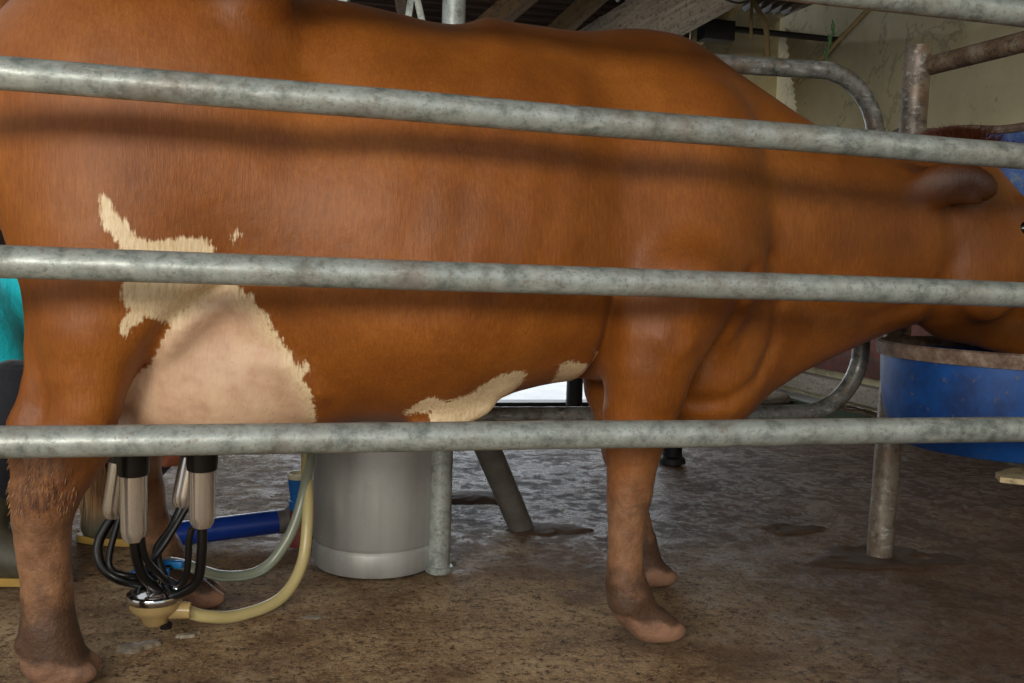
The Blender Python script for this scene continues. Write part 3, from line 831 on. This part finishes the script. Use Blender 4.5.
# roof struts seen over the rump
bar('roof_strut', (-.76, 4.0, 1.70), (-.56, 4.0, 2.10), .035, .035, M['galv'], 'pale slanting strut at the far left over the cow back', 'strut', 'grey roof struts over the cow back')
bar('roof_strut', (-.52, 4.5, 1.75), (-.47, 4.5, 2.2), .03, .03, M['galv'], 'thin upright strut beside the brown rafter', 'strut', 'grey roof struts over the cow back')
bar('roof_strut', (-.42, 4.5, 1.75), (-.55, 4.5, 2.25), .03, .03, M['galv'], 'thin strut leaning left, nearest the tall post', 'strut', 'grey roof struts over the cow back')
bar('roof_strut', (-.86, 4.4, 1.75), (-.80, 4.4, 2.2), .03, .03, M['galv_old'], 'dull strut left of the pale slanting strut', 'strut', 'grey roof struts over the cow back')
# cable sagging over the beam, old hoses and a green twig by the wall
def tube_thing(name, pts, r, mat, label, cat, sm=8, seg=10, group=None, parent=None, kind=None):
    b = MB(); b.tube(pts, r, seg, samples=sm); o = b.build(name, mat, parent)
    if parent is None: tag(o, label, cat, group, kind)
    elif label: o['label'] = label
    return o
tube_thing('electric_cable', [(.72, 5.15, 2.50), (.85, 5.1, 2.25), (1.0, 5.1, 2.155), (1.12, 5.1, 2.15), (1.25, 5.12, 2.30), (1.3, 5.12, 2.55)], .006, M['rubber'], 'thin black cable sagging in front of the flaking beam', 'cable')
tube_thing('old_hose', [(1.30, 6.2, 2.61), (1.36, 6.2, 2.48), (1.42, 6.2, 2.40), (1.48, 6.2, 2.28), (1.50, 6.2, 2.11)], .017, M['ropey'], 'straw-coloured hose arching down behind the divider pipe, right of the string', 'hose')
tube_thing('frayed_string', [(1.37, 6.1, 2.61), (1.365, 6.1, 2.4), (1.37, 6.1, 2.2)], .010, M['ropey'], 'short frayed cord hanging beside the old hose', 'cord')
tube_thing('wall_pipe', [W(3.57, 6.1, 2.08), W(3.57, 5.2, 2.45), W(3.57, 4.9, 2.56)], .016, M['ropey'], 'tan pipe slanting up across the cream wall', 'pipe', 1)
TB = W(1.525, 2.475, 1.372)
b = MB(); b.tube([TB+Vector((0, 0, -.004)), TB+Vector((.006, 0, .05)), TB+Vector((.02, 0, .105))], [.003, .003, .002], 6, samples=4)
tw = b.build('green_twig', M['green']); tag(tw, 'green twig stuck on top of the divider bend, against the cream wall', 'twig')
b = MB()
for i in range(7):
    p = TB+Vector((.002+.003*i, 0, .02+.013*i))
    d = Vector((random.choice((-1, 1))*.3, random.uniform(-.3, .3), 1)).normalized()
    s_ = d.cross(Vector((0, 1, 0)))*.004
    n = len(b.v); b.v += [tuple(p), tuple(p+d*.012+s_), tuple(p+d*.028+Vector((0, .002, 0))), tuple(p+d*.012-s_)]; b.f += [(n, n+1, n+2, n+3)]
o = b.build('leaf', M['green'], tw, autosmooth=0); sm_ = o.modifiers.new('t', 'SOLIDIFY'); sm_.thickness = .001

# ---------------------------------------------------------------- front rails of the stall
fence = empty('stall_fence', W(.5, 1.594, 0), ANG)
tag(fence, 'four-rail galvanised pipe fence in front of the cow', 'fence')
for z, k_ in ((.512, .001), (.775, -.0015), (1.0405, -.0062), (1.297, -.001)):
    b = MB(); P = [(-1.5+i*.25, random.uniform(-.0012, .0012), z+k_*(-1.5+i*.25)+random.uniform(-.001, .001)) for i in range(15)]
    b.tube(P, .0243, 28); b.build('rail', M['galv'], fence)
for u in (-1.5, 2.0):
    b = MB(); b.tube([(u, 0, 0), (u, 0, 1.42)], .038, 24); b.lathe([(.0, .0), (.07, .0), (.07, .012), (.04, .014)], (u, 0, 0), 24)
    b.build('post', M['galv_old'], fence)

# ---------------------------------------------------------------- far divider
div = empty('stall_divider', W(.49, 2.484, 0), ANG)
tag(div, 'galvanised pipe divider with rounded loop between two posts behind the cow', 'divider')
def dl(u, v, z): return (u-.49, v-2.484, z)
b = MB(); b.tube([dl(.49, 2.484, -.01), dl(.487, 2.484, 1.2), dl(.484, 2.484, 2.78)], .029, 24); b.lathe([(.029, .0), (.036, .0), (.036, .012), (.029, .015)], dl(.49, 2.484, 0), 24)
b.build('post', M['galv'], div)['label'] = 'tall galvanised post running up to the roof'
b = MB(); b.tube([dl(1.772, 2.44, -.02), dl(1.785, 2.44, .7), dl(1.80, 2.45, 1.44)], .036, 28)
b.build('post', M['galv_brown'], div)['label'] = 'short post near the blue feed tub'
R_ = .17
arc = lambda cx, cz, a0, a1, r: [dl(cx+r*math.cos(rad(a)), 2.475, cz+r*math.sin(rad(a))) for a in np.linspace(a0, a1, 9)]
pts = [dl(.50, 2.484, 1.345), dl(1.0, 2.48, 1.348), dl(1.3, 2.477, 1.352)]+arc(1.515, 1.175, 90, 0, .183)+[dl(1.692, 2.475, .8)]+arc(1.515, .585, 0, -90, .178)+[dl(1.3, 2.477, .405), dl(.9, 2.48, .403), dl(.50, 2.484, .403)]
b = MB(); b.tube(pts, .0245, 22, samples=3); b.build('loop_pipe', M['galv_old'], div)
b = MB(); b.tube([dl(1.818, 2.435, 1.385), dl(1.85, 2.1, 1.39), dl(1.90, 1.66, 1.40)], .026, 20); b.build('cross_pipe', M['rusty'], div)['label'] = 'rusty pipe reaching forward from the short post'
b = MB(); b.tube([dl(1.79, 2.44, .80), dl(2.5, 2.46, .80), dl(3.55, 2.46, .80)], .024, 20); b.build('cross_pipe', M['galv_old'], div)
iW = Matrix.Translation(Vector((.49, 2.484, 0))).inverted() @ STALL.inverted()
p0 = iW @ Vector((-.150, 2.545, .53)); p1 = iW @ Vector((.052, 2.975, -.01))
b = MB(); b.tube([p0, p1], .037, 20); b.build('brace', M['darkmetal'], div)['label'] = 'dark slanting brace set in a muddy hole'
# fence at the back of the barn
fr = empty('yard_fence', W(1.7, 5.15, 0), ANG); tag(fr, 'black pipe fence at the open back of the barn', 'fence')
for du in (-3.3, -1.6, .045):
    b = MB(); b.tube([(du, 0, -.02), (du, 0, 1.0)], .045, 16); b.build('post', M['blackmetal'], fr)
for z in (.96,):
    b = MB(); b.tube([(-3.6, -.01, z), (.2, -.01, z)], .026, 14); b.build('rail', M['blackmetal'], fr)
b = MB(); b.tube([W(1.71, 3.76, -.02), W(1.715, 3.76, 1.3)], .042, 16); b.lathe([(.042, 0), (.058, 0), (.055, .02), (.042, .03)], W(1.71, 3.76, 0), 20)
o = b.build('floor_post', M['blackmetal']); tag(o, 'black post standing behind the cow front leg', 'post')

# ---------------------------------------------------------------- blue feed tub
tub = empty('feed_tub', W(1.84, 2.08, 0), ANG); tag(tub, 'blue half-drum feed tub with rusty rim under the cow muzzle', 'tub')
b = MB()
b.lathe([(.002, .378), (.20, .378), (.242, .384), (.266, .41), (.283, .47), (.293, .54), (.297, .612), (.288, .612), (.283, .54), (.274, .475), (.255, .415), (.22, .395), (.002, .39)], (0, 0, 0), 72)
b.build('bowl', M['bluetub'], tub)
b = MB(); b.lathe([(.298, .602), (.305, .603), (.308, .618), (.306, .634), (.298, .638), (.289, .634), (.286, .618), (.291, .604), (.298, .602)], (0, 0, 0), 72); b.build('rim', M['rim'], tub)['label'] = 'rusted rim'
b = MB(); b.tube([(-.05, .37, .368), (-.04, 0, .366), (-.03, -.2, .365)], .014, 12); b.tube([(.12, .37, .368), (.12, -.2, .365)], .014, 12); b.tube([(-.055, .37, .368), (.125, .37, .368)], .018, 12)
b.build('bracket', M['galv_old'], tub)
b = MB()
pv = [(-.16, -.19, 0), (-.11, -.235, 0), (.10, -.26, 0), (.34, -.25, 0), (.34, -.10, 0), (-.05, -.10, 0), (-.13, -.14, 0)]
n = len(pv); b.v = [(x, y, .336+.012*(x+.2)) for x, y, _ in pv]+[(x, y, .348+.012*(x+.2)) for x, y, _ in pv]
b.f = [tuple(reversed(range(n))), tuple(range(n, 2*n))]+[(i, (i+1) % n, n+(i+1) % n, n+i) for i in range(n)]
o = b.build('broken_board', M['chip'], autosmooth=30); o.matrix_world = STALL @ Matrix.Translation((1.84, 2.08, 0)); tag(o, 'pale broken board wedged under the blue feed tub', 'board')
# upper drum
hd = empty('hanging_drum', W(2.42, 2.83, 0), ANG); tag(hd, 'scuffed blue drum with ragged rusty rim behind the cow head', 'drum')
b = MB(); seg = 72; prof = [(.30, .82), (.33, .86), (.335, 1.0), (.335, 1.15), (.335, None)]
def topz(a): return 1.272-.020*math.cos(2*(a+2.5))+.004*math.sin(9*a)
for j, (r, z) in enumerate(prof+[(.325, None), (.325, .88)]):
    for k in range(seg):
        a = 2*math.pi*k/seg; b.v.append((r*math.cos(a), r*math.sin(a), z if z is not None else topz(a)))
for j in range(6):
    for k in range(seg): b.f.append((j*seg+k, j*seg+(k+1) % seg, (j+1)*seg+(k+1) % seg, (j+1)*seg+k))
b.f.append(tuple(reversed(range(seg)))); b.f.append(tuple(range(6*seg, 7*seg)))
b.build('drum', M['bluescratch'], hd)
b = MB(); b.tube([(.332*math.cos(2*math.pi*k/60), .332*math.sin(2*math.pi*k/60), topz(2*math.pi*k/60)+.004) for k in range(61)], .014, 8, caps=False); b.build('rim', M['rim'], hd)
b = MB(); b.box((0, -.352, .82), (.5, .05, .05), bev=.004); b.box((0, 0, .80), (.05, .75, .04), bev=.004); b.build('bracket', M['rusty'], hd)

# ---------------------------------------------------------------- milk can
can = empty('milk_can', (-.343, 2.58, 0)); can.scale = (1.04, 1.04, 1.0); tag(can, 'dull aluminium milk can standing behind the cow belly', 'milk can')
b = MB(); b.lathe([(.0, .012), (.135, .012), (.140, .0), (.150, .004), (.156, .02), (.157, .058), (.1545, .064), (.152, .068), (.1545, .073), (.157, .078), (.158, .26), (.157, .47), (.150, .50), (.125, .535), (.105, .555), (.10, .585), (.105, .60)], (0, 0, 0), 80); b.build('body', M['can'], can)
b = MB(); b.lathe([(.0, .652), (.05, .65), (.095, .638), (.112, .622), (.114, .60), (.105, .598), (.0, .60)], (0, 0, 0), 48); b.build('lid', M['steel'], can)
for sd in (-1, 1):
    b = MB(); b.tube([(.150*sd, 0, .47), (.185*sd, 0, .49), (.185*sd, 0, .545), (.125*sd, 0, .56)], .007, 10, samples=5); b.build('handle', M['can'], can)
b = MB(); b.tube([(-.03, 0, .648), (-.03, 0, .69), (.03, 0, .69), (.03, 0, .648)], .007, 10, samples=4); b.build('lid_handle', M['steel'], can)

# ---------------------------------------------------------------- milking cluster
cl = empty('milking_cluster', W(-.175, 2.13, 0), ANG); tag(cl, 'milking cluster with four steel teat cups and clear claw hanging under the udder', 'milking machine')
b = MB(); b.lathe([(.0, .113), (.022, .112), (.036, .107), (.046, .098), (.050, .090), (.0, .088)], (0, 0, 0), 48)
b.tube([(0, .0, .11), (0, 0, .124)], .012, 14); b.build('dome', M['chrome'], cl)
b = MB(); b.lathe([(.048, .096), (.056, .094), (.058, .088), (.056, .080), (.048, .078)], (0, 0, 0), 48); b.build('ring', M['chrome'], cl)['label'] = 'chrome ring'
b = MB(); b.lathe([(.0, .030), (.022, .028), (.028, .034), (.032, .046), (.044, .056), (.052, .066), (.053, .080), (.0, .080)], (0, 0, 0), 40)
b.tube([(.03, -.005, .058), (.07, -.01, .056)], [.020, .017], 16); b.build('bowl', M['bowl'], cl)['label'] = 'yellowed clear bowl'
b = MB(); b.lathe([(.0, .022), (.012, .022), (.013, .032), (.0, .032)], (.022, -.012, 0), 16); b.build('stopper', M['rubber'], cl)
b = MB(); b.box((-.012, .025, .128), (.075, .022, .020), rotm('Z', 12), .005); b.box((.03, .045, .14), (.05, .02, .016), rotm('Z', -20), .005); b.tube([(-.045, .02, .128), (-.065, .016, .118)], .009, 10); b.build('tube_clip', M['blueclip'], cl)['label'] = 'bright blue clip'
cups = [((-.037, -.08, .420), (-.034, -.078, .225)), ((.093, -.08, .420), (.094, -.076, .248)), ((-.062, .035, .415), (-.085, .03, .245)), ((.078, .05, .415), (.050, .035, .262))]
for i, (a, c_) in enumerate(cups):
    a = Vector(a); c_ = Vector(c_); d = (a-c_).normalized(); L = (a-c_).length
    cup = MB(); q = d.to_track_quat('Z', 'Y').to_matrix()
    cup.lathe([(.008, 0), (.018, .002), (.0235, .012), (.0255, .026), (.0262, L*.68), (.0265, L*.70), (.020, L*.70)], c_, 32, q)
    co = cup.build('teat_cup', M['steel'], cl)
    hb = MB(); hb.lathe([(.026, L*.685), (.0295, L*.70), (.0305, L*.76), (.0315, L*.93), (.033, L*1.0), (.030, L*1.04), (.016, L*1.06)], c_, 32, q)
    hb.build('rubber_mouth', M['rubber'], co)['label'] = 'black rubber mouthpiece'
    # short milk tube to the dome and pulse tube to the clip
    ends = [(.006, -.022, .108), (.026, -.012, .106), (-.022, .010, .108), (.02, .018, .108)][i]
    mids = [[(-.030, -.07, .19), (-.018, -.052, .145)], [(.094, -.072, .20), (.086, -.06, .135), (.060, -.045, .108), (.038, -.028, .098)], [(-.112, .02, .20), (-.105, .005, .155), (-.07, -.005, .128)], [(.03, .03, .22), (.0, .03, .17)]][i]
    hb = MB(); hb.tube([c_+d*.01]+[Vector(p) for p in mids]+[Vector(ends)], .0102, 14, samples=8); hb.build('milk_tube', M['rubber'], co)
    ends = [(.035, .0, .104), (-.012, .018, .122), (.0, .03, .125), (.03, .04, .135)][i]
    mids = [[(-.012, -.075, .19), (.014, -.05, .145)], [(.070, -.085, .225), (.066, -.075, .16), (.05, -.05, .125), (.02, -.02, .13)], [(-.09, .0, .16), (-.05, -.01, .135)], [(.02, .0, .2), (-.01, -.01, .16), (-.02, .01, .13)]][i]
    st = c_+Vector((.014, -.010, .012)) if i != 1 else c_+Vector((-.018, -.012, .004))
    hb = MB(); hb.tube([st]+[Vector(p) for p in mids]+[Vector(ends)], .0068, 12, samples=8); hb.build('pulse_tube', M['rubber'], co)
ic = (STALL @ Matrix.Translation(Vector((-.175, 2.13, 0)))).inverted()
def hose(name, pts, r, mat, label):
    b = MB(); b.tube([ic @ Vector(p) for p in pts], r, 18, samples=10); o = b.build(name, mat, cl); o['label'] = label
hose('milk_hose', [(-.672, 2.035, .052), (-.63, 2.06, .030), (-.575, 2.12, .012), (-.505, 2.2, .024), (-.470, 2.26, .085), (-.466, 2.3, .193), (-.483, 2.36, .311), (-.492, 2.44, .43), (-.48, 2.52, .56), (-.42, 2.60, .66), (-.37, 2.63, .655)], .0135, M['hose_yellow'], 'yellowed long hose')
hose('vacuum_hose', [(-.722, 2.09, .135), (-.69, 2.13, .115), (-.63, 2.2, .072), (-.56, 2.26, .072), (-.507, 2.29, .142), (-.480, 2.32, .243), (-.478, 2.38, .35), (-.500, 2.43, .435), (-.47, 2.5, .52), (-.38, 2.58, .63), (-.36, 2.62, .655)], .0125, M['hose_grey'], 'cloudy clear hose')

# ---------------------------------------------------------------- water tap on the floor behind the cow
tp = empty('water_pipe', (-.61, 2.72, 0)); tag(tp, 'dark blue water pipe with cup-shaped fitting lying on the floor left of the milk can', 'pipe')
b = MB(); b.tube([(-.30, -.08, .035), (-.02, .05, .05)], .033, 24); b.build('pipe', M['bluepipe'], tp)
b = MB(); b.tube([(-.035, .04, .048), (.0, .055, .055), (.03, .05, .09), (.03, .04, .11)], .034, 20, samples=4); b.build('elbow', M['darkmetal'], tp)
b = MB(); b.lathe([(.0, .0), (.036, .0), (.036, .035), (.030, .05), (.030, .10), (.0, .10)], (.042, -.01, 0), 24); b.build('valve_body', M['redvalve'], tp)
b = MB(); b.lathe([(.0, .10), (.024, .10), (.026, .125), (.022, .128), (.029, .178), (.031, .195), (.027, .195), (.022, .14), (.0, .138)], (.035, -.012, 0), 32); b.build('cup', M['bluecup'], tp)['label'] = 'light blue cup'
b = MB(); b.lathe([(.031, .188), (.033, .194), (.031, .203), (.027, .203), (.026, .19), (.0, .188)], (.035, -.012, 0), 32); b.build('cup_lining', M['cream'], tp)

# ---------------------------------------------------------------- muck, hole edges, stones, straw
def mound(name, c, rx, ry, h, mat, label, seed, rot=0, ring=False, kind='stuff', cat=None):
    r_ = random.Random(seed); b = MB(); nr, ns = 10, 48
    ph = [r_.uniform(0, 6.28) for _ in range(5)]
    for i in range(nr+1):
        t_ = i/nr
        for k in range(ns):
            a = 2*math.pi*k/ns
            w_ = 1+.16*math.sin(3*a+ph[0])+.10*math.sin(5*a+ph[1])+.07*math.sin(9*a+ph[2])+.04*math.sin(17*a+ph[3])
            if ring: z = h*math.exp(-((t_-.72)/.13)**2)*(.55+.45*math.sin(4*a+ph[4]))*(1+.5*math.sin(19*a))
            else: z = h*(1-t_**2)*(1+.2*math.sin(7*a+9*t_+ph[4])*t_)
            x = rx*t_*w_*math.cos(a); y = ry*t_*w_*math.sin(a)
            b.v.append((c[0]+x*math.cos(rot)-y*math.sin(rot), c[1]+x*math.sin(rot)+y*math.cos(rot), z-.001-(.009 if i == nr else 0)))
    for i in range(nr):
        for k in range(ns): b.f.append((i*ns+k, i*ns+(k+1) % ns, (i+1)*ns+(k+1) % ns, (i+1)*ns+k))
    o = b.build(name, mat, autosmooth=0); tag(o, label, cat, None, kind); return o
mound('mud', (.115, 2.98), .13, .07, .007, M['mud'], 'wet black mud round the foot of the slanting brace', 3, .1, cat='mud')
mound('mud', (-.12, 3.35), .13, .08, .012, M['mud'], 'dark muck lying behind the leaning brace', 5, .3, cat='mud')
mound('mud', (.90, 3.08), .10, .05, .006, M['mud'], 'dark broken crust on the floor left of the short post', 8, .1, True, cat='mud')
mound('mud', (1.09, 2.80), .22, .12, .007, M['mud'], 'crumbled ring of muck round the short post', 9, .1, True, cat='mud')
mound('moss', (1.78, 5.62), .95, .30, .03, M['moss'], 'dark green moss growing along the wall foot', 11, 1.83, cat='moss')
def stone(name, c, s_, mat, label, seed, rz=0, cat='stone', group=None):
    f = Field((-.5, -.5, -.5), (.5, .5, .5), .04); r_ = random.Random(seed)
    for i in range(4): f.ell([r_.uniform(-.12, .12) for _ in range(3)], [r_.uniform(.18, .3) for _ in range(3)], .1)
    V_, Q_ = f.mesh(1); V_ = V_*np.array(s_)
    V_[:, 2] -= V_[:, 2].min()+.004
    o = link(name, np_mesh(name, V_, Q_), mat); o.location = c; o.rotation_euler = (0, 0, rz); tag(o, label, cat, group); return o
mound('milk_splash', (-.74, 1.97), .045, .02, .0015, M['milk'], 'whitish milk splash on the floor in front of the claw', 21, .6, cat='milk')
mound('milk_splash', (-.66, 2.04), .024, .010, .0015, M['milk'], 'small milk splash just right of the larger one', 22, .5, cat='milk')
mound('milk_splash', (-.42, 2.16), .028, .012, .0015, M['milk'], 'faint milk splash left of the milk can foot', 23, .2, cat='milk')
stone('stone_slab', (1.50, 6.0, 0), (.6, .5, .14), M['plank'], 'grey stone lying on the floor beyond the cow brisket', 4, -.35)
# straw and husks
b = MB()
for i in range(90):
    x = random.uniform(-1.3, 1.6); y = random.uniform(1.6, 3.3); a = random.uniform(0, 3.14); L = random.uniform(.004, .014)
    q = Matrix.Rotation(a, 3, 'Z'); b.box((x, y, .0005), (L*.8, random.uniform(.002, .004), .003), q)
o = b.build('straw', M['ropey']); tag(o, 'scattered bits of straw and feed on the floor', 'straw', None, 'stuff')

# ---------------------------------------------------------------- person squatting behind the cow
PO = Vector((-1.35, 2.55, 0))
def pfield(lo, hi, h): return Field(lo, hi, h)
per = empty('person', PO); tag(per, 'person in turquoise shirt and navy trousers squatting behind the cow', 'person')
def L_(x, y, z): return (x-PO.x, y-PO.y, z)
hipR, hipL = L_(-1.58, 2.62, .27), L_(-1.52, 2.80, .27)
kneeR, ankR = L_(-1.215, 2.42, .44), L_(-1.26, 2.33, .11)
kneeL, ankL = L_(-.90, 2.66, .35), L_(-1.10, 2.68, .10)
shR, shL = L_(-1.35, 2.50, .625), L_(-1.28, 2.80, .64)
elR, wrR = L_(-1.235, 2.46, .42), L_(-.955, 2.42, .305)
elL, wrL = L_(-1.12, 2.78, .44), L_(-.86, 2.68, .40)
neck = L_(-1.25, 2.63, .70); headc = L_(-1.16, 2.62, .81); pel = L_(-1.56, 2.71, .28); chest = L_(-1.36, 2.66, .57)
def addbody(f, grow=0.0, what='all'):
    g = grow
    if what in ('all', 'shirt'):
        f.cone(pel, chest, .125+g, .135+g, .06)
        f.cone(L_(-1.35, 2.57, .60), L_(-1.31, 2.75, .60), .09+g, .09+g, .05)
        f.chain([shR, tuple(np.array(shR)*.28+np.array(elR)*.72)], [.058+g*1.2, .047+g*1.6], .03)
        f.chain([shL, tuple(np.array(shL)*.28+np.array(elL)*.72)], [.058+g*1.2, .047+g*1.6], .03)
    if what in ('all', 'trousers'):
        f.cone(hipR, hipL, .125+g, .125+g, .04)
        f.chain([hipR, kneeR, tuple(np.array(kneeR)*.08+np.array(ankR)*.92)], [.095+g, .068+g, .05+g], .03)
        f.chain([hipL, kneeL, tuple(np.array(kneeL)*.08+np.array(ankL)*.92)], [.095+g, .068+g, .05+g], .03)
f = Field((-.45, -.32, -.01), (.66, .42, 1.02), .007)
addbody(f)
for a, k_, w_ in ((shR, elR, wrR), (shL, elL, wrL)):
    f.chain([a, k_, tuple(np.array(k_)*.6+np.array(w_)*.4), w_], [.048, .04, .038, .027], .02)
for k_, a in ((kneeR, ankR), (kneeL, ankL)):
    f.chain([k_, a], [.055, .036], .02); f.chain([a, (a[0]+.02, a[1], .06), (a[0]+.13, a[1], .04)], [.034, .028, .02], .01)
f.chain([chest, neck, (headc[0]-.02, headc[1], headc[2]-.06)], [.07, .052, .05], .03)
hx, hy, hz = headc
f.ell((hx, hy, hz+.02), (.095, .075, .10), .02); f.ell((hx+.045, hy, hz-.055), (.055, .05, .062), .03)
f.ell((hx+.10, hy, hz-.01), (.018, .013, .026), .012); f.ell((hx+.085, hy, hz-.058), (.016, .026, .010), .008)
for sd in (-1, 1):
    f.ell((hx-.005, hy+.078*sd, hz-.005), (.018, .008, .028), .006); f.bump((hx+.088, hy+.03*sd, hz+.018), (.012, .012, .008), .008); f.ell((hx+.085, hy+.03*sd, hz+.036), (.012, .018, .006), .01)
# hands: palm, four fingers and a thumb, curled round the cups
for (w_, dx, dy, dz, s_) in ((wrR, 1, -.05, .0, 1), (wrL, 1, -.15, -.05, -1)):
    w_ = np.array(w_); d = np.array([dx, dy, dz]); d = d/np.linalg.norm(d); side = np.array([.1*s_, 0, 1.0]); side /= np.linalg.norm(side)
    f.chain([w_, w_+d*.05, w_+d*.085], [.026, .032, .028], .01)
    for i, ln in enumerate((.07, .08, .076, .06)):
        o_ = side*(.026-.0175*i); a = w_+d*.088+o_*.95; out = np.cross(d, side)*s_
        f.chain([a, a+d*ln*.45-out*.006, a+d*ln*.75-out*.022, a+d*ln*.8-out*.04], [.0105, .0095, .009, .008], .004)
    a = w_+d*.03+side*.026; f.chain([a, a+d*.03+side*.022, a+d*.06+side*.02-np.cross(d, side)*s_*.012], [.014, .011, .009], .008)
V_, Q_ = f.mesh(1)
body = link('body', np_mesh('body', V_, Q_), M['skin'], per); body['label'] = 'bare forearm and hand reaching under the cow'
def cloth(name, what, mat, extra=None, g=.010):
    f = Field((-.45, -.32, -.01), (.66, .42, .85), .009); addbody(f, g, what)
    if what == 'shirt':
        f.cone(chest, neck, .10, .078, .04)
        zc = neck[2]+.03; sl, X, Y, Z = f.sub((-.45, -.32, .6), (.66, .42, .85)); f.d[sl] = np.maximum(f.d[sl], (Z-zc)+.35*(X-neck[0])+0*Y)
    V_, Q_ = f.mesh(1); return link(name, np_mesh(name, V_, Q_), mat, per)
cloth('shirt', 'shirt', M['shirt'], g=.014); cloth('trousers', 'trousers', M['trousers'], g=.012)
for a, hd_ in ((ankR, (1, .0)), (ankL, (1, .0))):
    f = Field((a[0]-.13, a[1]-.09, -.01), (a[0]+.27, a[1]+.09, .30), .007)
    f.chain([(a[0]+.01, a[1], .175), (a[0], a[1], .12), (a[0], a[1], .06)], [.065, .055, .05], .02)
    f.ell((a[0]+.09, a[1], .05), (.13, .05, .045), .04); f.cone((a[0], a[1], .10), (a[0]+.11, a[1], .055), .056, .044, .03); f.ell((a[0]+.0, a[1], .04), (.06, .045, .045), .02)
    sl, X, Y, Z = f.sub((-9, -9, -.1), (9, 9, .9)); f.d[sl] = np.maximum(f.d[sl], (.016-Z)+0*X+0*Y)
    V_, Q_ = f.mesh(1); bo = link('boot', np_mesh('boot', V_, Q_), M['boot'], per)
    s_ = MB(); P = []
    for k in range(28):
        t_ = 2*math.pi*k/28; P.append((a[0]+.075+.15*math.cos(t_), a[1]+.052*math.sin(t_)*(1-.12*math.cos(t_+.6))))
    s_.v = [(x, y, .001) for x, y in P]+[(x, y, .02) for x, y in P]; s_.f = [tuple(reversed(range(28))), tuple(range(28, 56))]+[(i, (i+1) % 28, 28+(i+1) % 28, 28+i) for i in range(28)]
    s_.build('sole', M['sole'], bo)['label'] = 'yellow sole'
f = Field((hx-.20, hy-.14, hz-.24), (hx+.14, hy+.14, hz+.18), .006)
f.ell((hx-.012, hy, hz+.035), (.106, .087, .102), .01); f.ell((hx-.055, hy, hz-.045), (.06, .078, .07), .03); f.cone((hx-.05, hy, hz-.03), (hx-.09, hy+.02, hz-.15), .085, .07, .02)
sl, X, Y, Z = f.sub((-9, -9, -9), (9, 9, 9)); f.d[sl] = np.maximum(f.d[sl], (X-hx)*.75-(Z-hz)*.28-.018+0*Y)
V_, Q_ = f.mesh(1); link('hair', np_mesh('hair', V_, Q_), M['hair'], per)
for sd in (-1, 1):
    b = MB(); b.lathe([(.012*math.sin(math.pi*i/8), -.012*math.cos(math.pi*i/8)) for i in range(9)], (hx+.083, hy+.03*sd, hz+.016), 12); b.build('eye', M['eye'], per)

# ---------------------------------------------------------------- light
wd = D.worlds.new('overcast'); bpy.context.scene.world = wd; wd.use_nodes = True
bg = wd.node_tree.nodes['Background']; bg.inputs[0].default_value = (.93, .96, 1.0, 1); bg.inputs[1].default_value = .85
def area(name, loc, tgt, sx, sy, e, c):
    l = D.lights.new(name, 'AREA'); l.shape = 'RECTANGLE'; l.size = sx; l.size_y = sy; l.energy = e; l.color = c
    o = D.objects.new(name, l); COL.objects.link(o); o.location = loc
    o.rotation_euler = (Vector(tgt)-Vector(loc)).to_track_quat('-Z', 'Y').to_euler(); return o
area('daylight_front', W(-2.0, -2.4, 1.6), W(.0, 2.1, .7), 3.2, .5, 168, (1.0, .93, .82))
area('daylight_back', W(1.2, 9.0, 2.2), W(1.2, 4, 0), 6, 2.5, 270, (.86, .93, 1.0))

# ---------------------------------------------------------------- camera
cam = D.cameras.new('camera'); co = D.objects.new('camera', cam); COL.objects.link(co)
cam.sensor_width = 36; cam.sensor_fit = 'HORIZONTAL'; cam.lens = 995/1024*36; cam.clip_start = .05
R_c = Matrix.Rotation(rad(90-4.5), 4, 'X') @ Matrix.Rotation(rad(2), 4, 'Z')
co.matrix_world = Matrix.Translation((0, 0, .80)) @ R_c
sc = bpy.context.scene; sc.camera = co
sc.view_settings.view_transform = 'Standard'; sc.view_settings.look = 'None'; sc.view_settings.gamma = 1
sc.view_settings.use_curve_mapping = False; sc.view_settings.exposure = -0.1
